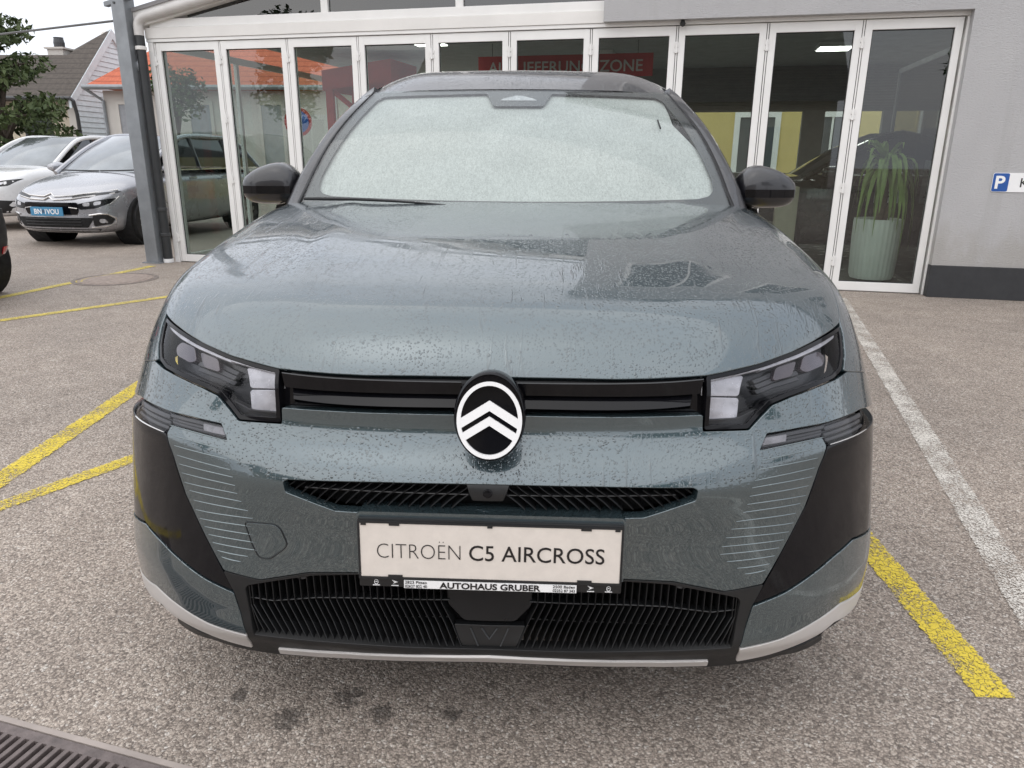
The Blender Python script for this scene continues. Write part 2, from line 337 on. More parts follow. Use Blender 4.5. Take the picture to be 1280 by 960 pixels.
# outlines on the nose and hood: (sideways angle, upward angle) seen from the point O inside the car
FEAT = {
 'hood': [(0.0000,0.2248),(-0.0897,0.2247),(-0.1446,0.2241),(-0.1829,0.2251),(-0.2250,0.2274),(-0.2526,0.2295),(-0.2734,0.2333),(-0.3229,0.2436),(-0.3756,0.2592),(-0.4189,0.2752),(-0.4642,0.2936),(-0.4955,0.3075),(-0.5584,0.3987),(-0.6307,0.4842),(-0.7338,0.6427),(-0.8299,0.8724),(-0.8727,1.0772),(-0.6876,1.0397),(-0.3745,0.9723),(0.0000,0.9510)],
 'headlight': [(-0.4960,0.3007),(-0.4394,0.2792),(-0.3921,0.2625),(-0.3362,0.2459),(-0.2907,0.2348),(-0.2534,0.2280),(-0.2529,0.1628),(-0.3048,0.1641),(-0.3194,0.1794),(-0.3357,0.1935),(-0.3624,0.2022),(-0.4010,0.2121),(-0.4453,0.2233),(-0.4655,0.2337),(-0.4813,0.2564),(-0.4924,0.2859)],
 'grille': [(0.0000,0.2212),(-0.0895,0.2215),(-0.1443,0.2208),(-0.1825,0.2214),(-0.2224,0.2232),(-0.2497,0.2248),(-0.2501,0.1824),(-0.2238,0.1810),(-0.1844,0.1801),(-0.1457,0.1794),(-0.0668,0.1797),(0.0000,0.1801)],
 'bumper': [(0.0000,0.1782),(-0.0668,0.1777),(-0.1459,0.1775),(-0.1846,0.1781),(-0.2240,0.1790),(-0.2483,0.1800),(-0.2492,0.1596),(-0.3054,0.1609),(-0.3220,0.1768),(-0.3371,0.1904),(-0.3638,0.1990),(-0.4023,0.2088),(-0.4480,0.2200),(-0.4763,0.2297),(-0.6606,0.2201),(-0.6562,0.1693),(-0.4958,0.1774),(-0.4138,0.1672),(-0.3702,0.1636),(-0.3260,0.1584),(-0.3137,0.1378),(-0.4008,0.1481),(-0.4057,0.1378),(-0.3937,0.1097),(-0.3784,0.0609),(-0.3474,-0.0034),(-0.3311,-0.0380),(-0.3051,-0.0425),(-0.2850,-0.0456),(-0.2232,-0.0294),(-0.1555,-0.0235),(0.0000,-0.0163)],
 'intake': [(0.0000,0.1036),(-0.1178,0.1028),(-0.2324,0.0998),(-0.2382,0.0961),(-0.2367,0.0820),(-0.1787,0.0607),(-0.1472,0.0607),(0.0000,0.0683)],
 'side_lamp': [(-0.4965,0.1737),(-0.4128,0.1647),(-0.3695,0.1611),(-0.3265,0.1559),(-0.3167,0.1394),(-0.4029,0.1499),(-0.4107,0.1386),(-0.5014,0.1468)],
 'side_panel': [(-0.5026,0.1448),(-0.4112,0.1370),(-0.3984,0.1089),(-0.3827,0.0600),(-0.3509,-0.0041),(-0.3355,-0.0392),(-0.3231,-0.0667),(-0.3632,-0.0521),(-0.4012,-0.0349),(-0.4324,-0.0217),(-0.4769,-0.0096),(-0.6693,-0.0512),(-0.6581,0.1568)],
 'corner_panel': [(-0.4773,-0.0142),(-0.4329,-0.0261),(-0.4015,-0.0391),(-0.3636,-0.0563),(-0.3225,-0.0715),(-0.3113,-0.1321),(-0.3640,-0.1259),(-0.4138,-0.1142),(-0.4609,-0.1054),(-0.6621,-0.1526),(-0.6690,-0.0598)],
 'corner_trim': [(-0.4620,-0.1089),(-0.4136,-0.1169),(-0.3647,-0.1291),(-0.3119,-0.1363),(-0.3231,-0.1776),(-0.3778,-0.1666),(-0.4287,-0.1503),(-0.4556,-0.1379),(-0.6572,-0.1859),(-0.6616,-0.1568)],
 'lip': [(0.0000,-0.0198),(-0.1558,-0.0271),(-0.2235,-0.0330),(-0.2853,-0.0491),(-0.3055,-0.0461),(-0.3325,-0.0417),(-0.3204,-0.0712),(-0.3096,-0.1340),(-0.3228,-0.1825),(-0.3820,-0.1743),(-0.4629,-0.1901),(-0.4521,-0.1389),(-0.6566,-0.1900),(-0.6494,-0.2227),(-0.4470,-0.1551),(-0.4884,-0.2253),(-0.3899,-0.1891),(-0.3318,-0.1912),(-0.2877,-0.1934),(-0.1671,-0.1859),(0.0000,-0.1696)],
 'lower_grille': [(0.0000,-0.0204),(-0.1559,-0.0282),(-0.2187,-0.0350),(-0.2804,-0.0505),(-0.3034,-0.0570),(-0.3071,-0.0634),(-0.3038,-0.1089),(-0.3007,-0.1333),(-0.2238,-0.1318),(-0.1516,-0.1293),(0.0000,-0.1253)],
 'lip_strip': [(0.0000,-0.1373),(-0.0773,-0.1455),(-0.1603,-0.1600),(-0.2269,-0.1674),(-0.2822,-0.1691),(-0.2849,-0.1818),(-0.2316,-0.1813),(-0.1643,-0.1747),(-0.0808,-0.1641),(0.0000,-0.1561)],
 'tow_cover': [(-0.2962,0.0354),(-0.2580,0.0363),(-0.2504,0.0302),(-0.2446,0.0092),(-0.2489,0.0019),(-0.2693,-0.0148),(-0.2828,-0.0139),(-0.2901,0.0047)],
 'hl_white_a': [(-0.3087,0.2313),(-0.2531,0.2261),(-0.2519,0.2015),(-0.3006,0.2028)],
 'hl_white_b': [(-0.3006,0.1989),(-0.2521,0.1981),(-0.2536,0.1722),(-0.2969,0.1732)],
 'hl_lens': [(-0.4532,0.2565),(-0.4436,0.2648),(-0.4103,0.2568),(-0.3992,0.2381),(-0.4114,0.2355),(-0.4451,0.2449)],
 'hl_lens2': [(-0.3946,0.2503),(-0.3588,0.2413),(-0.3510,0.2238),(-0.3811,0.2300)],
 'hl_strip': [(-0.4857,0.2921),(-0.4374,0.2743),(-0.3903,0.2586),(-0.3296,0.2409),(-0.3297,0.2368),(-0.3913,0.2536),(-0.4378,0.2684),(-0.4797,0.2853)],
 'hl_line': [(-0.3294,0.2404),(-0.2538,0.2237),(-0.2536,0.2223),(-0.3287,0.2379)],
 'hl_low': [(-0.4638,0.2350),(-0.4018,0.2174),(-0.3586,0.2070),(-0.3319,0.1973),(-0.3169,0.1841),(-0.3042,0.1688),(-0.3086,0.1725),(-0.3226,0.1857),(-0.3391,0.1969),(-0.3663,0.2045),(-0.4039,0.2140),(-0.4486,0.2263)],
 'gr1': [(-0.2473,0.2229),(-0.1630,0.2177),(-0.0845,0.2166),(0.0000,0.2167)],
 'gr2': [(-0.2464,0.2061),(-0.1629,0.2018),(-0.0844,0.2018),(0.0000,0.2021)],
 'gr3': [(-0.2402,0.2040),(-0.1631,0.1998),(-0.0844,0.1999),(0.0000,0.2002)],
 'gr4': [(-0.2328,0.1930),(-0.1642,0.1877),(-0.0851,0.1880),(0.0000,0.1878)],
 'gr5': [(-0.2397,0.1858),(-0.1649,0.1808),(-0.0854,0.1812),(0.0000,0.1811)],
 'side_slot': [(-0.6073,0.1187),(-0.6132,0.1200),(-0.6210,0.0000),(-0.6149,0.0000)],
 'ribs': [[(-0.4026,0.1489),(-0.3551,0.1435),(-0.3174,0.1380)],
  [(-0.3966,0.1374),(-0.3515,0.1322),(-0.3154,0.1270)],
  [(-0.3912,0.1242),(-0.3466,0.1204),(-0.3105,0.1164)],
  [(-0.3876,0.1118),(-0.3424,0.1079),(-0.3056,0.1037)],
  [(-0.3851,0.1004),(-0.3395,0.0981),(-0.3024,0.0951)],
  [(-0.3815,0.0890),(-0.3369,0.0871),(-0.3005,0.0844)],
  [(-0.3784,0.0764),(-0.3350,0.0755),(-0.2991,0.0738)],
  [(-0.3715,0.0667),(-0.3301,0.0653),(-0.2954,0.0634)],
  [(-0.3666,0.0543),(-0.3246,0.0532),(-0.2889,0.0515)],
  [(-0.3643,0.0414),(-0.3247,0.0412),(-0.2843,0.0413)],
  [(-0.3592,0.0302),(-0.3177,0.0299),(-0.2794,0.0295)],
  [(-0.3529,0.0202),(-0.3130,0.0188),(-0.2758,0.0175)],
  [(-0.3479,0.0099),(-0.3104,0.0083),(-0.2750,0.0068)],
  [(-0.3431,-0.0004),(-0.3128,-0.0025),(-0.2838,-0.0037)],
  [(-0.3373,-0.0108),(-0.3170,-0.0130),(-0.2971,-0.0137)],
  [(-0.3326,-0.0192),(-0.3200,-0.0217),(-0.3074,-0.0225)]],
}
# ================================================================ ground and markings
def asphalt_mat():
    t = NT('coarse_asphalt'); v = t.geo(); vo = t.n.new('ShaderNodeTexVoronoi'); vo.inputs['Scale'].default_value = 165
    wv = t.n.new('ShaderNodeVectorMath'); wv.operation = 'ADD'; nz = t.n.new('ShaderNodeTexNoise'); nz.inputs['Scale'].default_value = 90; t.l.new(v, nz.inputs['Vector'])
    sc = t.n.new('ShaderNodeVectorMath'); sc.operation = 'SCALE'; sc.inputs['Scale'].default_value = .012
    t.l.new(nz.outputs['Color'], sc.inputs[0]); t.l.new(v, wv.inputs[0]); t.l.new(sc.outputs[0], wv.inputs[1]); t.l.new(wv.outputs[0], vo.inputs['Vector'])
    sp = t.n.new('ShaderNodeSeparateColor'); t.l.new(vo.outputs['Color'], sp.inputs[0])
    stone = t.ramp(sp.outputs[0], [(0, (.24, .205, .178)), (.2, (.38, .325, .28)), (.5, (.53, .458, .395)), (.75, (.64, .56, .485)), (.93, (.75, .675, .595)), (1, (.88, .84, .78))])
    gap = t.rng(vo.outputs['Distance'], .35, .75, 1, .55, True)
    c = t.mix(1, stone, gap, 'MULTIPLY')
    f2 = t.noise(v, 420, 2, .6); c = t.mix(t.rng(f2, .35, .7, 0, .5), c, (.12, .105, .095))
    big = t.noise(v, .55, 5, .6); c = t.mix(1, c, t.ramp(big, [(.3, (.80, .79, .79)), (.7, (1.08, 1.05, 1.03))]), 'MULTIPLY')
    mid = t.noise(v, 5, 4, .65); c = t.mix(1, c, t.ramp(mid, [(.3, (.86, .85, .84)), (.7, (1.08, 1.08, 1.08))]), 'MULTIPLY')
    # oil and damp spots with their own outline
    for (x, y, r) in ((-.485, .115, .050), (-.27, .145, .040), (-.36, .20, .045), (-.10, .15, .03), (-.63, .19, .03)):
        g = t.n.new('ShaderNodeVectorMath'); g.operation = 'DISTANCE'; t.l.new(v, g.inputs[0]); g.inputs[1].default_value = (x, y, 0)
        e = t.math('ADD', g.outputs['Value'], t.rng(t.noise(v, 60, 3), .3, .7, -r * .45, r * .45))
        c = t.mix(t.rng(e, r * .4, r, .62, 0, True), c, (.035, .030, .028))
    t.set(Base_Color=c, Roughness=t.rng(sp.outputs[1], 0, 1, .55, .9), Specular_IOR_Level=.35)
    h = t.math('ADD', t.rng(vo.outputs['Distance'], .1, .8, 1, 0), t.math('MULTIPLY', f2, .4))
    t.bump(h, .7, .003); return t.m
def worn_paint(name, col, wear=.5):
    t = NT(name); v = t.geo(); t.set(Base_Color=t.mix(t.rng(t.noise(v, 14, 4), .3, .7, 0, .35), col, tuple(c * .7 for c in col)), Roughness=.7)
    tr = t.add('ShaderNodeBsdfTransparent'); mx_ = t.add('ShaderNodeMixShader')
    wn_ = t.n.new('ShaderNodeVectorMath'); wn_.operation = 'ADD'; nz = t.n.new('ShaderNodeTexNoise'); nz.inputs['Scale'].default_value = 30; t.l.new(v, nz.inputs['Vector'])
    sc = t.n.new('ShaderNodeVectorMath'); sc.operation = 'SCALE'; sc.inputs['Scale'].default_value = .03; t.l.new(nz.outputs['Color'], sc.inputs[0]); t.l.new(v, wn_.inputs[0]); t.l.new(sc.outputs[0], wn_.inputs[1])
    crack = t.rng(t.voro(wn_.outputs[0], 42, 'Distance', 'DISTANCE_TO_EDGE'), .02, .06, 1, 0)
    chip = t.rng(t.math('ADD', t.noise(v, 150, 4, .7), t.math('MULTIPLY', t.noise(v, 6, 3), .45)), wear + .20, wear + .30, 0, 1)
    uvx = t.coord((1, 1, 1), 'UV'); sx = t.n.new('ShaderNodeSeparateXYZ'); t.l.new(uvx, sx.inputs[0])
    edge = t.math('ABSOLUTE', t.math('SUBTRACT', sx.outputs[0], .5)); edge = t.rng(t.math('ADD', edge, t.rng(t.noise(v, 70, 3), .3, .7, -.07, .07)), .45, .48, 0, 1)
    hole = t.math('MAXIMUM', t.math('MAXIMUM', t.math('MULTIPLY', crack, .75), chip), edge)
    t.link(hole, mx_.inputs[0]); t.link(t.b.outputs[0], mx_.inputs[1]); t.link(tr.outputs[0], mx_.inputs[2]); t.link(mx_.outputs[0], t.o.inputs[0])
    return t.m
M_asph = asphalt_mat()
GA = math.atan2(-.249, .968); G0 = (-1.17, .091)
def gl_(x, y): return (G0[0] + x * math.cos(GA) - y * math.sin(GA), G0[1] + x * math.sin(GA) + y * math.cos(GA))
ring_o = [(-160, -90), (160, -90), (160, 220), (-160, 220)]; ring_i = [gl_(-.9, -.262), gl_(1.6, -.262), gl_(1.6, 0), gl_(-.9, 0)]
V = [(*p, 0) for p in ring_o + ring_i]      # the sheet has an opening for the drain
tag(obj('ground', V, [(0, 1, 5, 4), (1, 2, 6, 5), (2, 3, 7, 6), (3, 0, 4, 7)], M_asph), kind='structure')
M_yel = worn_paint('worn_yellow_paint', (.74, .57, .060), .52); M_wht = worn_paint('worn_white_paint', (.70, .66, .60), .50)
M_yel2 = worn_paint('faded_yellow_paint', (.70, .56, .12), .56)
def line(pts, w, mat, label):
    P = [Vector((*p, .004)) for p in pts]; V = []; F = []; UV = []
    for i, p in enumerate(P):
        d = (P[min(i + 1, len(P) - 1)] - P[max(i - 1, 0)]).normalized(); s = Vector((-d.y, d.x, 0)) * (w / 2); V += [p - s, p + s]
    F = [(2*i, 2*i+2, 2*i+3, 2*i+1) for i in range(len(P) - 1)]
    o = obj('painted_line', V, F, mat); uv = o.data.uv_layers.new(name='UVMap')
    for l in o.data.loops: uv.data[l.index].uv = ((0 if l.vertex_index % 2 == 0 else 1), l.vertex_index // 2)
    return tag(o, label, 'road marking', 'painted parking lines')
def ext(a, b, t0, t1): return (a[0] + (b[0]-a[0])*t0, a[1] + (b[1]-a[1])*t0), (a[0] + (b[0]-a[0])*t1, a[1] + (b[1]-a[1])*t1)
line(ext((2.975, 5.79), (1.553, .592), 0, 1.5), .115, M_wht, 'long worn white line on the asphalt running from the glass doors past the car')
line(ext((1.245, 1.35), (1.245, .26), -1.2, 1), .105, M_yel, 'cracked yellow line on the asphalt at the right of the grey-green car')
line(ext((-2.09, 1.30), (-2.19, 2.60), -1.2, 2.2), .115, M_yel, 'wide yellow line at the left, upper arm of the painted wedge by the bumper')
line(ext((-1.965, 1.10), (-1.66, 1.66), -.05, 2.6), .095, M_yel, 'narrower yellow line at the left, lower arm of the painted wedge by the bumper')
line(ext((-4.867, 5.30), (-4.495, 7.36), -1.0, 1), .115, M_yel2, 'faded yellow line that crosses the round manhole cover')
line(ext((-4.183, 4.33), (-3.346, 5.45), -1.0, 1.35), .105, M_yel2, 'yellow line left of the car, nearest below the manhole cover')
# manhole cover let into the asphalt
mc = thing('manhole_cover', 'round rusty manhole cover crossed by a faded yellow line', 'manhole cover', (-4.40, 6.38, 0))
M_iron = simple('rusty_iron', (.30, .24, .205), .7, var=.3, scale=20, bump=.4, bscale=120)
mb = MB(); mb.lathe([(.36, -.02), (.36, .0045), (.33, .0055), (.325, .003), (.31, .003), (.308, .006), (.0001, .0065)], 40); mb.build('cover', M_iron, mc)
mb = MB(); mb.lathe([(.42, -.02), (.42, .004), (.375, .0045), (.370, -.02)], 40); mb.build('cover_frame', simple('dark_iron', (.20, .165, .145), .7, var=.3, scale=20), mc)
# drainage grate
dg = thing('drain_grate', 'brown iron drain grate with long slots set into the asphalt', 'drain grate', (-1.17, .091, 0), GA)
M_grate = simple('brown_cast_iron', (.145, .118, .112), .62, var=.3, scale=25, bump=.5, bscale=160)
mb = MB(); mb.box((-.9, -.010, -.02), (1.6, .004, .005)); mb.box((-.9, -.266, -.02), (1.6, -.250, .005)); mb.build('grate_frame', simple('pale_steel_angle', (.36, .31, .28), .55, var=.2), dg)
mb = MB(); mb.box((-.9, -.036, -.02), (1.6, -.0125, .003)); mb.box((-.9, -.2475, -.02), (1.6, -.2195, .003)); mb.build('grate_rail', M_grate, dg)
bar = MB(); bar.box((-.0062, -.2215, -.024), (.0062, -.034, .0034), .0022); b0 = bar.build('grate_bar', M_grate, dg); b0.location = (-.87, 0, 0)
for i in range(1, 99):
    c = b0.copy(); COL.objects.link(c); c.parent = dg; c.location = (-.87 + .0252 * i, 0, 0)
    if i % 20 == 12: c.scale = (2.2, 1, 1)
mb = MB(); mb.raw([(-.9, -.262, 0), (1.6, -.262, 0), (1.6, 0, 0), (-.9, 0, 0), (-.9, -.262, -.16), (1.6, -.262, -.16), (1.6, 0, -.16), (-.9, 0, -.16)], [(0, 4, 5, 1), (1, 5, 6, 2), (2, 6, 7, 3), (3, 7, 4, 0), (4, 7, 6, 5)]); mb.build('grate_pit', simple('drain_pit_dark', (.022, .018, .016), .9, var=.4, scale=40), dg)  # pit walls and floor in a near-black colour
for x in (.22, .98):
    mb = MB(); mb.lathe([(.020, -.01), (.020, .0042), (.014, .0042), (.014, .001), (.0001, .001)], 18, (x, -.135, 0)); mb.build('lifting_eye', M_grate, dg)
# ================================================================ the grey-green car
def lp(a, b, t): return tuple(x + (y - x) * t for x, y in zip(a, b))
M_paint = wet_paint('grey_green_paint', (.052, .080, .091), metal=.60, rough=.26, coat=1.92)
M_roofp = wet_paint('black_paint_wet', (.010, .010, .013), metal=0, wet=.9, rough=.35, coat=1.40)
M_gloss = simple('gloss_black_plastic', (.005, .005, .0065), .07, var=.2, ior=1.36)
M_matt = simple('grained_black_plastic', (.012, .012, .0125), .55, var=.2, bump=.15, bscale=900)
M_satin = simple('satin_black_plastic', (.013, .0135, .0145), .32, var=.15)
M_void = simple('black_void', (.004, .004, .0045), .8)
M_chrome = simple('polished_trim', (.74, .72, .70), .22, metal=.8, var=.06)
M_silver = simple('satin_silver_trim', (.60, .575, .555), .42, metal=.25, var=.06)
M_rib = simple('bright_rib', (.18, .215, .225), .25, metal=.6, coat=.3)
M_white = simple('white_enamel', (.86, .86, .86), .3, var=.03)
M_plate = simple('brushed_plate', (.72, .66, .60), .45, var=.05, scale=40)
M_ink = simple('black_ink', (.012, .010, .010), .45)
M_dgrey = simple('dark_grey_plastic', (.045, .047, .05), .4, var=.15)
M_housing = simple('lamp_housing', (.009, .0095, .011), .22, var=.3)
M_reflector = simple('lamp_reflector', (.50, .50, .52), .25, metal=.35, var=.25, scale=25)
M_lens = simple('lamp_lens', (.045, .032, .040), .06, metal=.25, coat=1, var=.3, scale=30)
M_rubber = simple('rubber_seal', (.010, .010, .011), .5)
M_tyre = simple('tyre_rubber', (.018, .018, .019), .75, var=.2)
M_rim = simple('alloy_rim', (.35, .36, .37), .3, metal=.9)
def clear_glass(name, tint=(.9, .93, .92), ior=1.45, rough=0.0, extra=0, bump=0):
    t = NT(name); t.n.remove(t.b)
    tr = t.add('ShaderNodeBsdfTransparent'); tr.inputs[0].default_value = (*tint, 1)
    gl = t.add('ShaderNodeBsdfGlossy'); gl.inputs['Roughness'].default_value = rough
    fr = t.add('ShaderNodeFresnel'); fr.inputs['IOR'].default_value = ior
    mx = t.add('ShaderNodeMixShader'); fac = t.math('ADD', fr.outputs[0], extra)
    bk = t.add('ShaderNodeNewGeometry'); fac = t.math('MULTIPLY', fac, t.math('SUBTRACT', 1, bk.outputs['Backfacing']))
    t.link(fac, mx.inputs[0]); t.link(tr.outputs[0], mx.inputs[1]); t.link(gl.outputs[0], mx.inputs[2]); t.link(mx.outputs[0], t.o.inputs[0])
    if bump:
        v = t.geo(); d = t.math('MAXIMUM', drops(t, v, 120, .2, .45, .6), drops(t, t.geo((1, .45, .45)), 70, .15, .36, .4))
        bp = t.add('ShaderNodeBump'); bp.inputs['Strength'].default_value = bump; bp.inputs['Distance'].default_value = .0015
        t.link(d, bp.inputs['Height']); t.link(bp.outputs[0], gl.inputs['Normal']); t.link(bp.outputs[0], fr.inputs['Normal'])
    return t.m
M_lampglass = clear_glass('lamp_cover_glass', (.92, .92, .94), 1.32)
M_wind = clear_glass('windscreen_glass', (.83, .865, .85), 1.5, .03, .03, .6)
M_sideglass = clear_glass('dark_side_glass', (.10, .11, .11), 1.5)

car = thing('parked_car', 'grey-green SUV with black roof and double-chevron badge, wet with rain, parked in front', 'car')

def inside(poly, pts):
    """even-odd test, poly (n,2), pts (m,2)"""
    x, y = pts[:, 0], pts[:, 1]; r = np.zeros(len(pts), bool)
    for (x0, y0), (x1, y1) in zip(poly, np.roll(poly, -1, 0)):
        if y0 == y1: continue
        c = ((y0 > y) != (y1 > y)) & (x < (x1 - x0) * (y - y0) / (y1 - y0) + x0); r ^= c
    return r
def seg_dist(poly, pts):
    a = poly; b = np.roll(poly, -1, 0); best = np.full(len(pts), 9.0)
    for p, q in zip(a, b):
        d = q - p; t = np.clip(((pts - p) @ d) / max(d @ d, 1e-12), 0, 1)
        best = np.minimum(best, np.hypot(*(pts - p - t[:, None] * d).T))
    return best
def area(p): return .5 * np.sum(p[:, 0] * np.roll(p[:, 1], -1) - np.roll(p[:, 0], -1) * p[:, 1])
def outline(pts, r, h):
    """round the corners by r and resample with step h"""
    P = np.array(pts, float); n = len(P); out = []
    for i in range(n):
        p, a, b = P[i], P[i - 1], P[(i + 1) % n]
        la, lb = np.linalg.norm(a - p), np.linalg.norm(b - p)
        ra, rb = min(r, .42 * la), min(r, .42 * lb)
        A = p + (a - p) / la * ra; B = p + (b - p) / lb * rb
        for t in np.linspace(0, 1, 5): out.append((1-t)**2 * A + 2*t*(1-t) * p + t*t * B)
    Q = []
    for p, q in zip(out, out[1:] + out[:1]):
        L = np.linalg.norm(q - p)
        if L < 1e-6: continue
        k = max(1, int(math.ceil(L / h)))
        Q += [p + (q - p) * j / k for j in range(k)]
    return np.array(Q)
def mirror_pts(p): return [(-a, b) for a, b in p][::-1]
def sym(half): return list(half) + [(-a, b) for a, b in half[::-1] if abs(a) > 1e-4]
def grid_in(loops, h):
    o = loops[0]; lo, hi = o.min(0), o.max(0)
    xs = np.arange(lo[0], hi[0], h); ys = np.arange(lo[1], hi[1], h * .87)
    X, Y = np.meshgrid(xs, ys); X = X + (np.arange(len(ys)) % 2)[:, None] * h * .5
    g = np.stack([X.ravel(), Y.ravel()], 1); k = inside(o, g)
    for q in loops[1:]: k &= ~inside(q, g)
    g = g[k]
    for q in loops: g = g[seg_dist(q, g) > h * .55]
    return g
def triangulate(loops, h):
    pts = []; edges = []
    for q in loops:
        n = len(pts); pts += q.tolist(); edges += [(n + i, n + (i + 1) % len(q)) for i in range(len(q))]
    nb = len(pts)
    g = grid_in(loops, h); pts += g.tolist()
    vv, ee, ff, ov, oe, of = delaunay_2d_cdt([Vector(p) for p in pts], edges, [], 0, 1e-7)
    V = np.array([tuple(v) for v in vv]); c = np.array([(V[f[0]] + V[f[1]] + V[f[2]]) / 3 for f in ff])
    k = inside(loops[0], c)
    for q in loops[1:]: k &= ~inside(q, c)
    F = [f for f, t in zip(ff, k) if t]
    # boundary vertex ids in the output, loop by loop
    first = {}
    for i, src in enumerate(ov):
        for s_ in src: first.setdefault(s_, i)
    L = []; n = 0
    for q in loops: L.append([first[n + i] for i in range(len(q))]); n += len(q)
    F = [f if np.cross(V[f[1]] - V[f[0]], V[f[2]] - V[f[0]]) > 0 else (f[0], f[2], f[1]) for f in F]
    return V, F, L
def shell_panel(name, outer, mat, parent, holes=(), off=0.0, h=.012, hb=None, rc=.004, skirt=.018, bev=.0018, fmap=None, depthf=None):
    """a skin panel lying on the body surface, with rolled edges"""
    fmap = fmap or (lambda d: (lambda P: (P, normal(P)))(from_dom(d))); k = 1.5
    hb = hb or h * .7
    lo = outline(outer, rc / k, hb / k)
    if area(lo) < 0: lo = lo[::-1]
    loops = [lo]
    for q in holes:
        q = outline(q, rc / k, hb / k); loops.append(q if area(q) < 0 else q[::-1])
    V2, F, L = triangulate(loops, h / k)
    P, N = fmap(V2); o_ = off if depthf is None else off + depthf(P)[:, None]
    P = P + N * o_; V = P.tolist(); NN = N.tolist(); F = [tuple(f) for f in F]
    for ids in L:
        Q = P[ids]; n = N[ids]; t = np.roll(Q, -1, 0) - np.roll(Q, 1, 0); t /= np.linalg.norm(t, axis=1, keepdims=True) + 1e-12
        lat = np.cross(t, n); m = len(ids)
        r1 = Q + lat * bev - n * bev * 1.2; r2_ = r1 - n * skirt
        a = len(V); V += r1.tolist(); NN += (lat * .9 + n * .1).tolist(); b = len(V); V += r2_.tolist(); NN += lat.tolist()
        for i in range(m):
            j = (i + 1) % m
            F += [(ids[i], a + i, a + j, ids[j]), (a + i, b + i, b + j, a + j)]
    return obj(name, V, F, mat, parent, True, normals=NN)
def both(name, pts, *a, **k):
    return [shell_panel(name, pts, *a, **k), shell_panel(name, mirror_pts(pts), *a, **k)]
def inset(pts, d):
    """shrink a closed outline by d radians"""
    P = np.array(pts, float); s = 1 if area(P) > 0 else -1; n = len(P); out = []
    for i in range(n):
        a, p, b = P[i - 1], P[i], P[(i + 1) % n]; e0 = (p - a) / np.linalg.norm(p - a); e1 = (b - p) / np.linalg.norm(b - p)
        n0 = np.array([-e0[1], e0[0]]) * s; n1 = np.array([-e1[1], e1[0]]) * s; m = (n0 + n1)
        m /= max(m @ m / 2, .35); out.append(tuple(p + m * d))
    return out
FE = FEAT
# ---- skin panels
hood = shell_panel('hood', sym(FE['hood']), M_paint, car, h=.014, rc=.006, skirt=.022, bev=.003)
bump_o = sym(FE['bumper'])
bumper = shell_panel('bumper', bump_o, M_paint, car, holes=[sym(FE['intake'])], h=.010, rc=.004, skirt=.02)
def dom_side(y, z, s=-1): return tuple(to_dom(np.array([s * float(side_x(y, z)), y, z])))
HW = FE['hood']
wing_o = [(a - .0028, b) for a, b in HW[11:17]] + [tuple(to_dom(np.array([-.84, 1.46, float(hood_z(.84, 1.46)) - .03])))]
wing_o += [dom_side(1.46, z) for z in (.95, .7, .45, .25)] + [dom_side(1.40, .24)]
ARC_Y, ARC_Z, ARC_R = .95, .36, .415
for a in range(-8, 176, 8):
    y, z = ARC_Y + ARC_R * math.cos(math.radians(a)), ARC_Z + ARC_R * math.sin(math.radians(a))
    if z > .755 or y > ARC_Y: wing_o.append(dom_side(y, z))
BU = FE['bumper']; wing_o += [(BU[14][0], BU[14][1] + .004), (BU[13][0] - .002, BU[13][1] + .002), (FE['headlight'][13][0] - .004, FE['headlight'][13][1]),
           (FE['headlight'][14][0] - .003, FE['headlight'][14][1]), (FE['headlight'][15][0] - .003, FE['headlight'][15][1])]
both('front_wing', wing_o, M_paint, car, h=.016, rc=.004, skirt=.02)
both('side_panel', FE['side_panel'], M_gloss, car, h=.014, off=-.002, rc=.004)
both('corner_panel', FE['corner_panel'], M_paint, car, h=.014, rc=.003)
both('corner_trim', FE['corner_trim'], M_silver, car, h=.012, off=.001, rc=.003)
shell_panel('lower_lip', sym(FE['lip']), M_matt, car, holes=[sym(FE['lower_grille'])], h=.012, off=-.002, skirt=.03)
shell_panel('lip_strip', sym(FE['lip_strip']), M_silver, car, h=.008, off=.004, skirt=.012, rc=.002)
for o in both('tow_cover', inset(FE['tow_cover'], .0016), M_paint, car, h=.012, off=.0012, skirt=.003, bev=.0012, rc=.006)[1:]: bpy.data.objects.remove(o)
# a dark joint round the tow cover
tc = outline(FE['tow_cover'], .005, .004); P = from_dom(tc); N = normal(P)
mb = MB(); mb.tube([tuple(p + n * .0006) for p, n in zip(P, N)] + [tuple(P[0] + N[0] * .0006)], .0011, 5, False); mb.build('tow_cover_joint', M_rubber, car, True)
# ---- backing behind the openings
def backing(name, pts, mat, off, h=.03): return shell_panel(name, pts, mat, car, h=h, off=off, skirt=.005)
backing('grille_backing', inset(sym(FE['grille']), -.012), M_gloss, -.026)
backing('intake_backing', inset(sym(FE['intake']), -.010), M_void, -.055)
backing('lower_grille_backing', inset(sym(FE['lower_grille']), -.010), M_void, -.075)
